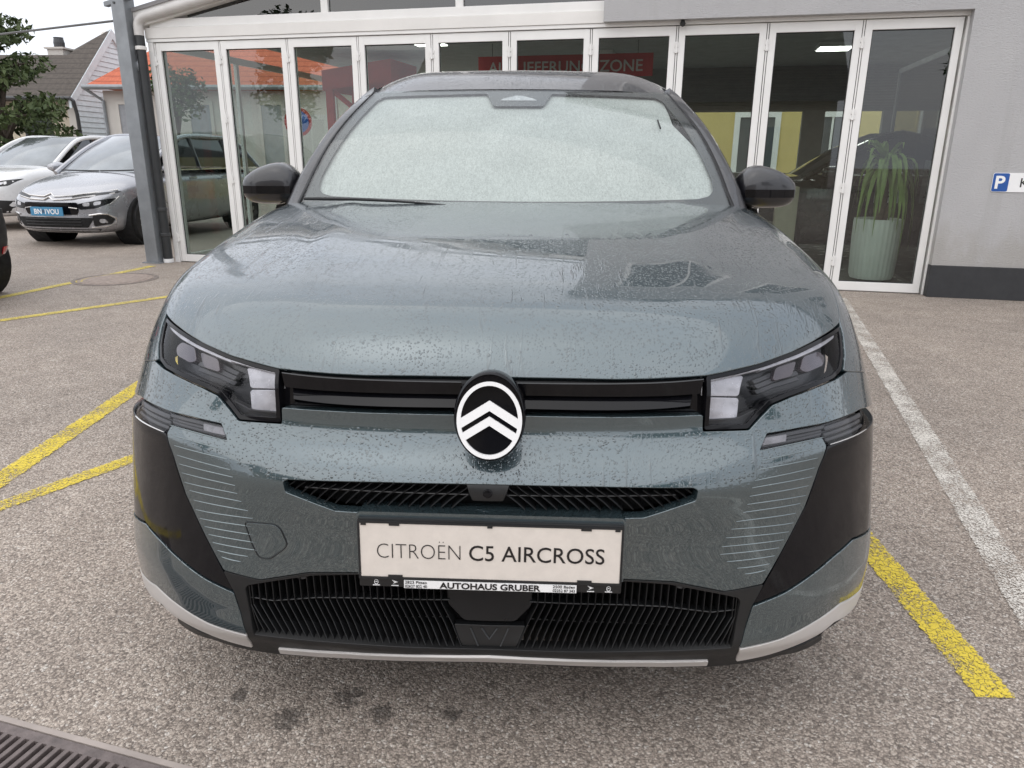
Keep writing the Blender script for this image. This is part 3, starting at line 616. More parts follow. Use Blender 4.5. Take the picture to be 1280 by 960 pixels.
# ---- ribs pressed into the bumper corners
def blade(c0, w, hgt, lift=0):
    """thin raised rib along a polyline on the skin"""
    c = np.array(c0, float); t = np.linspace(0, 1, 9); q = np.stack([(1-s)**2 * c[0] + 2*s*(1-s) * (2*c[1] - .5*(c[0]+c[2])) + s*s * c[2] for s in t])
    P = from_dom(q); N = normal(P); T = np.gradient(P, axis=0); T /= np.linalg.norm(T, axis=1, keepdims=True); B = np.cross(N, T)
    V = []; F = []
    for i in range(len(P)):
        k = math.sin(math.pi * min(1, max(0, .04 + .92 * i / 8))) ** .3
        for b_, n_ in ((-1, -.001), (-.35, hgt), (.35, hgt), (1, -.001)): V.append(P[i] + B[i] * w * b_ * k + N[i] * (n_ * (k if n_ > 0 else 1) + lift))
    for i in range(8):
        for j in range(3): F.append((i*4+j, i*4+j+1, i*4+5+j, i*4+4+j))
    return V, F
for r_ in FE['ribs']:
    for q in (r_, [(-a, b) for a, b in r_]):
        V, F = blade(q, .0016, .0015); obj('bumper_rib', V, F, M_rib, car, True)
# ---- grille bars
def row_curve(pts, t):
    """quadratic fit through the half row, mirrored; t in -1..1"""
    p = np.array(pts); co = np.polyfit(p[:, 0] ** 2, p[:, 1], 2); x = t * abs(p[0, 0]); return np.stack([x, np.polyval(co, x * x)], -1)
def strip(name, rows, mat, t0, t1, n=40):
    t = np.linspace(t0, t1, n); V = []; k = len(rows)
    G = [from_dom(row_curve(p, t)) for p, o in rows]; G = [g + normal(g) * o for g, (p, o) in zip(G, rows)]
    for i in range(n): V += [g[i] for g in G]
    F = [(i*k+j, i*k+j+1, i*k+k+j+1, i*k+k+j) for i in range(n-1) for j in range(k-1)]
    F += [tuple(range(k)), tuple(range((n-1)*k, n*k))[::-1]]
    return obj(name, V, F, mat, car, True, auto=20)
for a, b in ((-1, -.13), (.13, 1)):
    strip('grille_bar_upper', [(FE['gr1'], -.024), (FE['gr1'], .001), (FE['gr2'], -.010), (FE['gr2'], -.024)], M_gloss, a, b)
    strip('grille_bar_lower', [(FE['gr3'], -.024), (FE['gr3'], -.020), (FE['gr4'], .002), (FE['gr4'], -.004), (FE['gr5'], -.022)], M_gloss, a * .995, b * .995)
    strip('grille_line', [([(p[0], p[1] + .0012) for p in FE['gr1']], -.002), ([(p[0], p[1] + .0012) for p in FE['gr1']], .0022), (FE['gr1'], .0022)], M_dgrey, a * .998, b)
# ---- slats
def slat(q, name, mat, w=.0011, d0=-.008, d1=-.05):
    P = from_dom(np.array(q)); N = normal(P); T = np.gradient(P, axis=0); T /= np.linalg.norm(T, axis=1, keepdims=True); B = np.cross(N, T)
    V = []; F = []
    for i in range(len(P)):
        for b_, n_ in ((-1, d1), (-1, d0 - .001), (-.3, d0), (.3, d0), (1, d0 - .001), (1, d1)): V.append(P[i] + B[i] * w * b_ + N[i] * n_)
    for i in range(len(P) - 1):
        for j in range(5): F.append((i*6+j, i*6+j+1, i*6+7+j, i*6+6+j))
    F += [tuple(range(6))[::-1], tuple(range((len(P)-1)*6, len(P)*6))]
    return obj(name, V, F, mat, car, False)
LG = np.array(sym(FE['lower_grille'])); IN = np.array(sym(FE['intake']))
def span(poly, x):
    ys = []
    for (x0, y0), (x1, y1) in zip(poly, np.roll(poly, -1, 0)):
        if (x0 > x) != (x1 > x): ys.append(y0 + (x - x0) / (x1 - x0) * (y1 - y0))
    return (min(ys), max(ys)) if len(ys) >= 2 else None
M_slat = simple('satin_black_slat', (.014, .0145, .0155), .35, var=.2)
LX = LG[:, 0].max()
n_s = 30
for s in (-1, 1):
    for i in range(n_s):
        xb = .034 + (LX - .012 - .034) * i / (n_s - 1) * 1.0            # foot of the slat
        xt = xb + .026 * (1 - .15 * i / n_s)                           # head, set outward
        lo = span(LG, s * min(xb, LX - .004)); hi = span(LG, s * min(xt, LX - .004))
        if not lo or xb > LX - .006: continue
        ym = lo[0] + (hi[1] - lo[0]) * .58 if hi else lo[1]
        xt = min(xt, LX - .004); hi = span(LG, s * xt)
        slat([(s * xb, lo[0] - .002), (s * (xb + (xt - xb) * .5), (lo[0] + ym) / 2), (s * xt, ym), (s * xt, hi[1] + .002)], 'grille_slat', M_slat)
# cross rails behind the lower slats
for fz, dd in ((.30, -.030), (.60, -.012)):
    for s in (-1, 1):
        pts = []
        for x in np.linspace(.05, LX - .004, 10):
            a = span(LG, s * x); pts.append((s * x, a[0] + (a[1] - a[0]) * fz))
        slat(pts, 'grille_rail', M_slat, .0016, dd, dd - .02)
# centre of the lower grille: radar cover and keeper plate
c_lo, c_hi = span(LG, 0.0001)
H_ = c_hi - c_lo
shell_panel('radar_cover', [(-.052, c_hi), (.052, c_hi), (.052, c_lo + H_ * .52), (.032, c_lo + H_ * .30), (-.032, c_lo + H_ * .30), (-.052, c_lo + H_ * .52)], M_satin, car, h=.02, off=-.016, rc=.008)
shell_panel('grille_foot', [(-.044, c_lo + H_ * .26), (.044, c_lo + H_ * .26), (.033, c_lo + .002), (-.033, c_lo + .002)], M_satin, car, h=.02, off=-.010, rc=.002)
for s in (-1, 1):
    slat([(s * .024, c_lo + H_ * .24), (s * .014, c_lo + H_ * .03)], 'grille_foot_rib', M_dgrey, .0014, -.006, -.012)
    slat([(s * .010, c_lo + H_ * .24), (0, c_lo + H_ * .12)], 'grille_foot_rib', M_dgrey, .0014, -.006, -.012)
for s in (-1, 1):
    shell_panel('parking_sensor', [(s * .236 + .010 * math.cos(t), c_hi - .016 + .010 * math.sin(t)) for t in np.linspace(0, 6.28, 13)[:-1]], M_dgrey, car, h=.02, off=-.012, rc=.002, skirt=.02)
# upper intake slats lean outward on both sides
ix = IN[:, 0].max(); i_lo, i_hi = span(IN, 0.0001)
for s in (-1, 1):
    for i in range(22):
        xb = .006 + .0125 * i + .0
        q = [(s * (xb + d * .036), i_lo + (i_hi - i_lo) * (1 - d)) for d in np.linspace(0, 1, 6)]
        q = [(a, b) for a, b in q if abs(a) < ix - .003 and (lambda w: w and w[0] - .002 <= b <= w[1] + .002)(span(IN, a))]
        if len(q) > 1: slat(q, 'intake_slat', M_slat, .0010, -.012, -.04)
slat([(x, i_lo + (i_hi - i_lo) * .52) for x in np.linspace(-ix * .9, ix * .9, 12)], 'intake_rail', M_slat, .0014, -.014, -.04)
shell_panel('front_camera', [(-.024, i_hi), (.024, i_hi), (.017, i_hi - .021), (-.017, i_hi - .021)], M_satin, car, h=.02, off=-.004, rc=.003)
shell_panel('camera_lens', [(.0045 * math.cos(t), i_hi - .011 + .0045 * math.sin(t)) for t in np.linspace(0, 6.28, 11)[:-1]], M_gloss, car, h=.02, off=.0, rc=.001, skirt=.004)
# ---- headlights
for s in (1, -1):
    mir = (lambda p: p) if s == 1 else mirror_pts
    hl = shell_panel('headlight', mir(FE['headlight']), M_housing, car, h=.014, off=-.045, skirt=.004)
    hl['label'] = 'black headlight with two white square reflectors'
    rim_in = inset(mir(FE['headlight']), .0042)
    shell_panel('headlight_rim', mir(FE['headlight']), M_gloss, hl, holes=[rim_in], h=.012, off=-.004, skirt=.03, bev=.0012)
    shell_panel('headlight_cover', inset(mir(FE['headlight']), .003), M_lampglass, hl, h=.014, off=-.007, skirt=.002, bev=.0008)
    for k in ('hl_white_a', 'hl_white_b'):
        shell_panel('reflector', mir(FE[k]), M_reflector, hl, h=.01, off=-.026, rc=.003, skirt=.016, depthf=lambda P: .010 * np.sin(P[:, 2] * 900) * .12)
    for k in ('hl_lens', 'hl_lens2'):
        shell_panel('projector_lens', mir(FE[k]), M_lens, hl, h=.01, off=-.022, rc=.008, skirt=.02)
    shell_panel('light_strip', mir(FE['hl_strip']), M_reflector, hl, h=.008, off=-.013, rc=.002, skirt=.014)
    shell_panel('light_strip', mir(FE['hl_line']), M_reflector, hl, h=.008, off=-.013, rc=.001, skirt=.010)
    # stepped bezels inside the lamp
    for f_, o_ in ((.30, -.034), (.55, -.030), (.80, -.034)):
        a = [lp(FE['hl_low'][i], FE['hl_strip'][3], .0) for i in (1, 2, 3)]
        q = [(lp(p, (p[0] + .004, p[1] + .030), f_)) for p in a]
        shell_panel('bezel', mir([*q, *[(x + .003, y + .0042) for x, y in q[::-1]]]), M_dgrey, hl, h=.01, off=o_, rc=.001, skirt=.012)
    shell_panel('lower_bezel', mir(inset([FE['headlight'][i] for i in (6, 7, 8, 9)] + [lp(FE['headlight'][9], FE['headlight'][6], .5), lp(FE['headlight'][6], FE['headlight'][5], .18)], .004)), M_satin, hl, h=.012, off=-.018, rc=.002)
    sl = shell_panel('side_lamp', mir(FE['side_lamp']), M_housing, car, h=.012, off=-.016, skirt=.006)
    SLp = FE['side_lamp']
    shell_panel('side_lamp_cover', mir(inset(SLp, .0006)), M_lampglass, sl, h=.014, off=-.001, skirt=.002, bev=.0008)
    for f0, f1, off in ((.10, .30, -.006), (.42, .58, -.010), (.70, .84, -.008)):
        top = [SLp[1], SLp[2], SLp[3]]; bot = [SLp[5], lp(SLp[5], SLp[4], .5), SLp[4]]
        q = [lp(t_, b_, f0) for t_, b_ in zip(top, bot)] + [lp(t_, b_, f1) for t_, b_ in zip(top, bot)][::-1]
        shell_panel('light_bar', mir(q), M_dgrey, sl, h=.01, off=off, rc=.001, skirt=.008)
        if f0 < .2:
            q = [lp(lp(SLp[2], SLp[3], .35), lp(SLp[5], SLp[4], .62), f0 + .08), lp(SLp[3], SLp[4], f0 + .08), lp(SLp[3], SLp[4], .75), lp(lp(SLp[2], SLp[3], .35), lp(SLp[5], SLp[4], .62), .75)]
            shell_panel('light_guide', mir(inset(q, .0008)), simple('dull_light_guide', (.22, .22, .23), .3, var=.3, scale=40), sl, h=.01, off=-.004, rc=.001, skirt=.006)
        q = [lp(SLp[0], SLp[7], f0), lp(SLp[1], SLp[6], f0), lp(SLp[1], SLp[6], f1), lp(SLp[0], SLp[7], f1)]
        shell_panel('light_bar', mir(inset(q, .0006)), M_dgrey, sl, h=.01, off=off, rc=.001, skirt=.008)
    V, F = blade([(lambda p: (s * p[0] * 1.0, p[1]))(lp(SLp[7], SLp[6], t_)) for t_ in (.02, .5, .98)], .0014, .002)
    obj('side_lamp_edge', V, F, M_chrome, car, True)
    slo = [(.0, 0)]
    shell_panel('air_slot', mir(FE['side_slot']), M_void, car, h=.02, off=.0005, rc=.003, skirt=.004)
    mb = MB(); mb.tube([(-s * (float(side_x(.402, z)) + .0) + s * 0, .402, z) for z in np.linspace(.50, .655, 6)], .003, 6)
    o = mb.build('air_slot_edge', simple('brass_edge', (.42, .38, .22), .3, metal=.6), car, True)
    P = np.array([v.co[:] for v in o.data.vertices]); d = to_dom(P); Q = from_dom(d); Nn = normal(Q)
    for v, q, n in zip(o.data.vertices, Q, Nn): v.co = Vector(q + n * .002 + (np.array(v.co) - P.reshape(-1, 6, 3).mean(1)[v.index // 6] if True else 0))
# ---- badge
def plane_m(origin, tilt):
    """local x right, y up the badge, z out toward the front"""
    c, s = math.cos(tilt), math.sin(tilt)
    return Matrix(((1, 0, 0, origin[0]), (0, s, -c, origin[1]), (0, c, s, origin[2]), (0, 0, 0, 1)))
BM = plane_m((.005, -.014, .8125), math.radians(12))
def ell(a, b, n=64): return [(a * math.cos(2*math.pi*i/n), b * math.sin(2*math.pi*i/n)) for i in range(n)]
def plate_mesh(name, polys, z0, z1, mat, parent, MW, bev=0):
    mb = MB()
    for p in polys: mb.prism(p, 'z', z0, z1)
    o = mb.build(name, mat, parent); o.data.transform(MW); return o
def ring_mesh(name, oa, ia, z0, z1, mat, parent, MW):
    n = len(oa); V = [(x, y, z0) for x, y in oa] + [(x, y, z1) for x, y in oa] + [(x, y, z1) for x, y in ia] + [(x, y, z0) for x, y in ia]; F = []
    for i in range(n):
        j = (i + 1) % n; F += [(i, j, n+j, n+i), (n+i, n+j, 2*n+j, 2*n+i), (2*n+i, 2*n+j, 3*n+j, 3*n+i)]
    o = obj(name, V, F, mat, parent); o.data.transform(MW); return o
A_, B_ = .0605, .0720
mb = MB(); n = 64; prof = [(1.11, -.05), (1.11, .004), (1.085, .010), (1.04, .013), (1.02, .010)]
V = [(A_ * k * math.cos(2*math.pi*i/n), B_ * (k + .06) * math.sin(2*math.pi*i/n) + .006, z) for k, z in prof for i in range(n)]
F = [(r*n+i, r*n+(i+1) % n, (r+1)*n+(i+1) % n, (r+1)*n+i) for r in range(len(prof)-1) for i in range(n)] + [tuple(range((len(prof)-1)*n, len(prof)*n))]
badge = obj('badge', V, F, M_gloss, car, True, auto=40); badge.data.transform(BM)
badge['label'] = 'oval black badge with white ring and two white chevrons'
ring_mesh('badge_ring', ell(A_, B_), ell(A_ - .0075, B_ - .0075), .009, .0165, M_white, badge, BM)
def chev(yc, th, slope):
    """chevron band whose ends lie on the inner edge of the ring"""
    a, b = A_ - .005, B_ - .005
    def end(y0):
        x = a
        for _ in range(40):
            x = x if (x / a) ** 2 + ((y0 - slope * x) / b) ** 2 <= 1 else x - a / 40
        return x
    x0, x1 = end(yc), end(yc - th)
    return [(-x0, yc - slope * x0), (0, yc), (x0, yc - slope * x0), (x1, yc - th - slope * x1), (0, yc - th), (-x1, yc - th - slope * x1)]
for yc, th in ((.0370, .0190), (.0075, .0170)):
    p = chev(yc, th, .63)
    plate_mesh('badge_chevron', [[p[0], p[1], p[4], p[5]], [p[1], p[2], p[3], p[4]]], .009, .0160, M_white, badge, BM)
# ---- number plate
PW, PH = .506, .114
PM = plane_m((.0055, -.036, .5455), math.radians(3)) @ Matrix.Rotation(math.radians(-.35), 4, 'Z')
holder = MB(); holder.box((-PW/2 - .005, -PH/2 - .024, -.014), (PW/2 + .005, PH/2 + .007, -.002), .003)
ho = holder.build('plate_holder', M_satin, car, True); ho.data.transform(PM)
pl = MB(); pl.box((-PW/2, -PH/2, -.003), (PW/2, PH/2, .0015), .001); plo = pl.build('number_plate', M_plate, car); plo.data.transform(PM)
plo['label'] = 'pale plate with thin and bold black capital lettering'
rimp = MB()
for a, b in (((-PW/2-.004, -PH/2-.004, -.004), (PW/2+.004, -PH/2, .004)), ((-PW/2-.004, PH/2, -.004), (PW/2+.004, PH/2+.0035, .003)),
             ((-PW/2-.004, -PH/2, -.004), (-PW/2, PH/2, .003)), ((PW/2, -PH/2, -.004), (PW/2+.004, PH/2, .003))): rimp.box(a, b)
for x in (-.185, .185): rimp.box((x - .010, PH/2 - .004, .0005), (x + .010, PH/2 + .003, .004)); rimp.box((x - .014, -PH/2 - .003, .0005), (x + .014, -PH/2 + .005, .0045))
for x in (-.245, 0, .245): rimp.box((x - .005, PH/2 - .004, .0005), (x + .005, PH/2 + .003, .004))
o = rimp.build('plate_frame', M_matt, car); o.data.transform(PM)
T = lambda x, y, z=.0018: PM @ Matrix.Translation((x, y, z))
text_mesh('CITROËN', .046, 'plate_lettering', M_ink, plo, T(-.220, -.0165), bold=-.0011, width=.163)
text_mesh('C5 AIRCROSS', .046, 'plate_lettering', M_ink, plo, T(-.040, -.0165), bold=.0001, width=.262)
ds = MB(); ds.box((-.168, -PH/2 - .0215, -.002), (.170, -PH/2 - .005, .0046)); dso = ds.build('dealer_strip', M_white, car); dso.data.transform(PM)
text_mesh('AUTOHAUS GRUBER', .0175, 'dealer_lettering', M_ink, dso, T(-.098, -PH/2 - .0195, .0049), bold=.0005, width=.198)
for tx, x, y in (('2823 Pitten', -.166, -.0115), ('02627 822 40', -.166, -.0200), ('2500 Baden', .124, -.0115), ('02252 87 343', .124, -.0200)):
    text_mesh(tx, .0085, 'dealer_lettering', M_ink, dso, T(x, -PH/2 + y, .0049), width=.043)
for x in (-.232, -.195, .190, .225):      # small pale emblems on the dark ends of the holder
    if abs(x) > .2: ring_mesh('holder_emblem', ell(.0042, .0055, 20), ell(.0034, .0046, 20), -.002, -.0005, M_white, car, T(x + .008, -PH/2 - .013, 0)); plate_mesh('holder_emblem', [[(-.003, -.001), (0, .002), (.003, -.001), (0, .0005)]], -.002, -.0005, M_white, car, T(x + .008, -PH/2 - .013, 0))
    else: plate_mesh('holder_emblem', [[(-.006, .004), (.005, 0), (-.001, -.001)], [(-.004, -.004), (.006, 0), (.001, .0)]], -.002, -.0005, M_white, car, T(x + .008, -PH/2 - .012, 0))
    plate_mesh('holder_emblem', [[(-.007, 0), (.007, 0), (.007, .0012), (-.007, .0012)]], -.002, -.0005, M_white, car, T(x + .008, -PH/2 - .0205, 0))
# plinth that carries the plate
mb = MB(); mb.prism([(-.262, -.060), (.262, -.060), (.262, .066), (.255, .074), (-.255, .074), (-.262, .066)], 'z', -.07, -.012)
o = mb.build('plate_plinth', M_paint, car); o.data.transform(PM)
# ---- windscreen, shade, frit
def ws(u, v):
    """windscreen surface: u -1..1 across, v 0 (cowl) .. 1 (roof edge)"""
    u = np.asarray(u, float); v = np.asarray(v, float)
    b = np.stack([.752 * u, 1.235 + .125 * u * u, 1.112 + .012 * u * u], -1); t = np.stack([.615 * u, 1.955 + .085 * u * u, 1.541 - .004 * u * u], -1)
    P = b + (t - b) * v[..., None]; s_ = np.sin(np.pi * np.clip(v, 0, 1)) * .022
    P[..., 1] -= s_ * .5; P[..., 2] += s_ * .86
    P[..., 0] += np.sin(np.pi * np.clip(v, 0, 1)) * .022 * u
    return P
def ws_map(off):
    def f(d):
        P = ws(d[:, 0], d[:, 1]); e = 1e-3; A = ws(d[:, 0] + e, d[:, 1]) - ws(d[:, 0] - e, d[:, 1]); B = ws(d[:, 0], d[:, 1] + e) - ws(d[:, 0], d[:, 1] - e)
        N = np.cross(A, B); N /= np.linalg.norm(N, axis=1, keepdims=True); return P, N
    return f
def ws_panel(name, pts, mat, parent, off, h=.05, holes=(), skirt=.003, rc=.02): return shell_panel(name, pts, mat, parent, holes=holes, off=off, h=h, rc=rc, skirt=skirt, bev=.0006, fmap=ws_map(0))
wsc = ws_panel('windscreen', [(-1, -.05), (1, -.05), (1, 1), (-1, 1)], M_wind, car, 0, rc=.01)
SH = [(-.86, .050), (.86, .050), (.915, .065), (.945, .10), (.957, .17), (.955, .22), (.93, .90), (.90, .945), (.215, .965), (.150, .820), (-.150, .820), (-.21, .965), (-.90, .945), (-.93, .90), (-.955, .22), (-.957, .17), (-.945, .10), (-.915, .065)]
def shade_mat():
    t = NT('pale_sun_shade'); v = t.geo()
    c = t.ramp(t.noise(v, 5, 4, .6), [(.35, (.50, .52, .507)), (.65, (.57, .59, .575))])
    wv = t.geo((1, .33, .33)); n1 = t.rng(t.noise(wv, 200, 4, .65, 1.4), .40, .56, .80, 1, True); n2 = t.rng(t.noise(t.geo((1, .6, .6)), 260, 2, .5, .5), .36, .52, .82, 1)
    n3 = t.rng(t.noise(t.geo((1, .22, .22)), 75, 3, .6, 2.2), .44, .50, .91, 1)
    c = t.mix(1, c, t.mix(1, t.mix(1, n1, n2, 'MULTIPLY'), n3, 'MULTIPLY'), 'MULTIPLY'); t.set(Base_Color=c, Roughness=.6)
    t.bump(t.noise(v, 240, 3), .5, .002); return t.m
frit = ws_panel('screen_border', [(-1, -.05), (1, -.05), (1, .995), (-1, .995)], wet_paint('screen_border_black', (.022, .023, .026), 0, .8, .4, 1.35), wsc, -.004, holes=[SH])
fr = [(-.97, .015), (.97, .015), (.97, .12), (.93, .55), (.955, .60), (.95, .93), (-.95, .93), (-.97, .12)]
ws_panel('sun_shade', [(-.985, .0), (.985, .0), (.975, .36), (.935, .50), (.895, .66), (.91, .74), (.955, .985), (-.97, .985)], shade_mat(), car, -.016)
ws_panel('sensor_cover', [(-.115, .880), (.115, .880), (.095, .900), (.02, .935), (-.02, .935), (-.095, .900)], M_reflector, wsc, -.002, rc=.006)
# little green permit tag behind the glass is the maker's film: thin dark line
P = ws(np.array([.80, .79]), np.array([.66, .58])); mb = MB(); mb.tube([tuple(P[0] + (0, -.003, .004)), tuple(P[1] + (0, -.003, .004))], .0035, 6); mb.build('screen_clip', M_rubber, wsc)
# wipers
for a, b in (((-.72, 1.30, 1.140), (-.22, 1.215, 1.128)), ((.02, 1.20, 1.112), (.62, 1.28, 1.122))):
    m_ = [lp(a, b, t) for t in np.linspace(0, 1, 9)]; m_ = [(x, y - .012, z + .006 * math.sin(i / 8 * 3.14) - .004) for i, (x, y, z) in enumerate(m_)]
    mb = MB(); mb.tube(m_, [.005, .006, .006, .005, .005, .0045, .004, .0035, .003], 6); w_ = mb.build('wiper', M_rubber, car, True)
# cowl
mb = MB(); G = []
for u in np.linspace(-1, 1, 25):
    a = ws(np.array(u), np.array(-.03)); G.append([(a[0], a[1] - .16, a[2] - .06), tuple(a + (0, -.01, -.004)), tuple(a + (0, .05, -.02))])
mb.raw([p for r in G for p in r], [(i*3+j, i*3+3+j, i*3+4+j, i*3+1+j) for i in range(24) for j in range(2)]); mb.build('cowl', M_matt, car, True)
# ---- A pillars, roof, side glass
def cr(pts, n):
    P = np.array(pts, float); t = np.linspace(0, len(P) - 1, n); out = []
    for s_ in t:
        i = min(int(s_), len(P) - 2); f_ = s_ - i; p0, p1, p2, p3 = P[max(i-1, 0)], P[i], P[i+1], P[min(i+2, len(P)-1)]
        out.append(.5 * (2*p1 + (p2-p0)*f_ + (2*p0-5*p1+4*p2-p3)*f_*f_ + (3*p1-p0-3*p2+p3)*f_**3))
    return np.array(out)
def loft(name, curves, mat, parent, n=30, auto=50, flip=False):
    C = [cr(c, n) for c in curves]; k = len(C); V = [C[j][i] for i in range(n) for j in range(k)]
    F = [(i*k+j, i*k+k+j, i*k+k+j+1, i*k+j+1) for i in range(n-1) for j in range(k-1)]
    if flip: F = [f[::-1] for f in F]
    return obj(name, V, F, mat, parent, True, auto=auto)
def mx(pts, s): return [(s * x, y, z) for x, y, z in pts]
roof_c = interp([1.955, 2.1, 2.3, 2.6, 3.0, 3.5, 4.0, 4.3], [1.541, 1.593, 1.645, 1.676, 1.690, 1.676, 1.63, 1.57])
def roof_z(x, y): return roof_c(y - .07 * (x / .6) ** 2) - .010 * (x / .6) ** 2 - .055 * np.clip((np.abs(x) - .42) / .25, 0, 1.6) ** 2
ns, nt = 36, 41; V = []; F = []
for j in range(ns):
    for i in range(nt):
        u = -1 + 2 * i / (nt - 1); t = j / (ns - 1)
        e0 = ws(np.array(u), np.array(1.012)); wd = np.interp(t, [0, .15, .5, 1], [.615, .665, .685, .62])
        x = u * wd; y = e0[1] + (4.28 - e0[1]) * t ** 1.25
        V.append((x, y, float(roof_z(x, y))))
F = [(j*nt+i, j*nt+i+1, j*nt+nt+i+1, j*nt+nt+i) for j in range(ns-1) for i in range(nt-1)]
roof = obj('roof', V, F, M_roofp, car, True)
for s in (1, -1):
    base = ws(np.array([s * 1.0] * 9), np.linspace(-.04, 1.0, 9)); gl = [tuple(p) for p in base]
    outer = cr([(s*.838, 1.42, 1.075), (s*.815, 1.50, 1.165), (s*.775, 1.74, 1.318), (s*.712, 2.00, 1.475), (s*.655, 2.22, 1.572), (s*.668, 2.7, 1.625), (s*.668, 3.3, 1.628), (s*.62, 4.0, 1.57)], 24)
    t9 = np.linspace(0, .57, 9) * 23; o9 = [tuple(outer[int(q)] * (1 - q % 1) + outer[min(23, int(q) + 1)] * (q % 1)) for q in t9]
    g1 = [(x + s * .003, y - .003, z + .002) for x, y, z in gl]; g2 = [(x + s * .016, y + .004, z - .006) for x, y, z in gl]
    loft('screen_seal', [gl, g1, g2], M_rubber, car, 24, flip=s < 0)
    ridge = [lp(a, b, .35) for a, b in zip(g2, o9)]; kk = [1 - min(1, max(0, (i_ - 4.5) / 3.5)) ** 1.5 for i_ in range(9)]; ridge = [(x + s * .008 * k_, y - .010 * k_, z + .014 * k_ - .004 * (1 - k_)) for (x, y, z), k_ in zip(ridge, kk)]
    r_out = [lp(a, b, .72) for a, b in zip(g2, o9)]; r_out = [(x + s * .010 * k_, y - .004 * k_, z + .010 * k_ - .010 * (1 - k_)) for (x, y, z), k_ in zip(r_out, kk)]
    loft('front_pillar', [g2, ridge, r_out, o9, [(x - s * .03, y + .05, z - .02) for x, y, z in o9]], M_roofp, car, 30, flip=s < 0, auto=70)
    # roof rail edge from the pillar to the tail
    rail_in = [(s * float(np.interp(y, [2.06, 2.3, 3.0, 4.2], [.615, .665, .683, .63])), y) for y in (2.06, 2.3, 2.7, 3.2, 3.7, 4.15)]
    r_a = [(x, y, float(roof_z(x, y)) + .002) for x, y in rail_in]; r_b = [(x + s * .035, y + .02, z - .035) for x, y, z in r_a]; r_c = [(x + s * .05, y + .02, z - .075) for x, y, z in r_a]
    loft('roof_edge', [r_a, [lp(a, b, .5) for a, b in zip(r_a, r_b)], r_b, r_c], M_roofp, car, 30, flip=s < 0)
    # side glass
    top = [(x - s * .012, y, z - .01) for x, y, z in [tuple(outer[i]) for i in range(2, 24, 3)]]
    bot = [(s * (.865 - .0 * i), 1.58 + (4.05 - 1.58) * i / 7, 1.10 + .02 * i / 7) for i in range(8)]
    loft('side_glass', [top, [lp(a, b, .5) for a, b in zip(top, bot)], bot], M_sideglass, car, 24, flip=s < 0)
    sh_ = [(s * .865, y, 1.105) for y in (1.42, 2, 3, 4.1)]
    loft('shoulder', [[(s * .84, y, 1.12) for y in (1.42, 2, 3, 4.1)], sh_, [(s * float(side_x(y, .95)), y, .97) for y in (1.42, 2, 3, 4.1)]], M_paint, car, 20, flip=s < 0)
    # doors and rear wing
    for nm, y0, y1, z0 in (('front_door', 1.47, 2.50, .36), ('rear_door', 2.508, 3.42, .36), ('rear_wing', 3.428, 4.45, .80)):
        ys = np.linspace(y0, y1, 14); zs = np.linspace(z0, 1.0, 14); V = [(s * float(side_x(y, z)), y, z) for y in ys for z in zs]
        d_ = obj(nm, V, [((i*14+j, i*14+14+j, i*14+15+j, i*14+j+1) if s < 0 else (i*14+j, i*14+j+1, i*14+15+j, i*14+14+j)) for i in range(13) for j in range(13)], M_paint, car, True)
        if 'door' in nm:
            mb = MB(); mb.tube([(s * (float(side_x(y1 - .2, .93)) + .012), y, .93) for y in np.linspace(y1 - .30, y1 - .10, 5)], .012, 8); mb.build('door_handle', M_paint, d_, True)
    mb = MB(); mb.box((min(s*.80, s*.945), 1.40, .22), (max(s*.80, s*.945), 3.25, .365), .02); mb.build('sill', M_matt, car)
    mb = MB(); mb.box((min(s*.6, s*.93), 4.1, .25), (max(s*.6, s*.93), 4.55, .80), .04); mb.build('rear_bumper_corner', M_paint, car, True)
    # wheels
    for wy in (ARC_Y, ARC_Y + 2.784):
        w = MB(); w.lathe([(.20, -.11), (.33, -.11), (.352, -.09), (.36, -.05), (.36, .05), (.352, .09), (.33, .11), (.22, .11), (.21, .06), (.20, .0)], 40, axis='x'); 
        wo = w.build('tyre', M_tyre, None, True); rm = MB(); rm.lathe([(.05, .03), (.05, .07), (.03, .075)], 16, axis='x'); rm.lathe([(.215, -.05), (.23, .10), (.222, .105), (.205, -.05)], 40, axis='x')
        for k in range(10):
            a = k * math.pi / 5; ca, sa = math.cos(a), math.sin(a)
            V = []
            for r_, hw, x in ((.04, .020, .070), (.22, .013, .098)):
                for w_ in (-hw, hw):
                    for dx in (0, -.03): V.append((x + dx, ca * r_ - sa * w_, sa * r_ + ca * w_))
            rm.raw(V, [(0, 2, 6, 4), (1, 5, 7, 3), (0, 4, 5, 1), (2, 3, 7, 6), (4, 6, 7, 5), (0, 1, 3, 2)])
        wh = thing('wheel', None, None); wh.parent = car
        wh.location = (s * .775, wy, .36); 
        if s < 0: wh.rotation_euler = (0, 0, math.pi)
        wo.parent = wh; ro = rm.build('rim', M_rim, wh, True)
    # mirrors
    def MP(x, y, z): return (s * x, y, z)
    sec = [(-.022, .30, .45, .60), (-.006, .66, .74, .85), (.028, .97, .92, .98), (.065, 1.0, 1.0, 1.0), (.110, .88, 1.0, .98), (.150, .70, .98, .92), (.182, .46, .84, .76), (.200, .22, .52, .50)]
    V = []; F = []; nn = 20
    for (d, kt, kb, ky) in sec:
        for i in range(nn):
            t = 2 * math.pi * i / nn; cz, cy = math.sin(t), math.cos(t)
            zz = (abs(cz) ** .75) * (.092 * kt if cz > 0 else -.066 * kb); yy = (abs(cy) ** .7) * (1 if cy > 0 else -1) * .085 * ky
            V.append(MP(.845 + d, 1.60 + yy + .03 * d, 1.164 + zz))
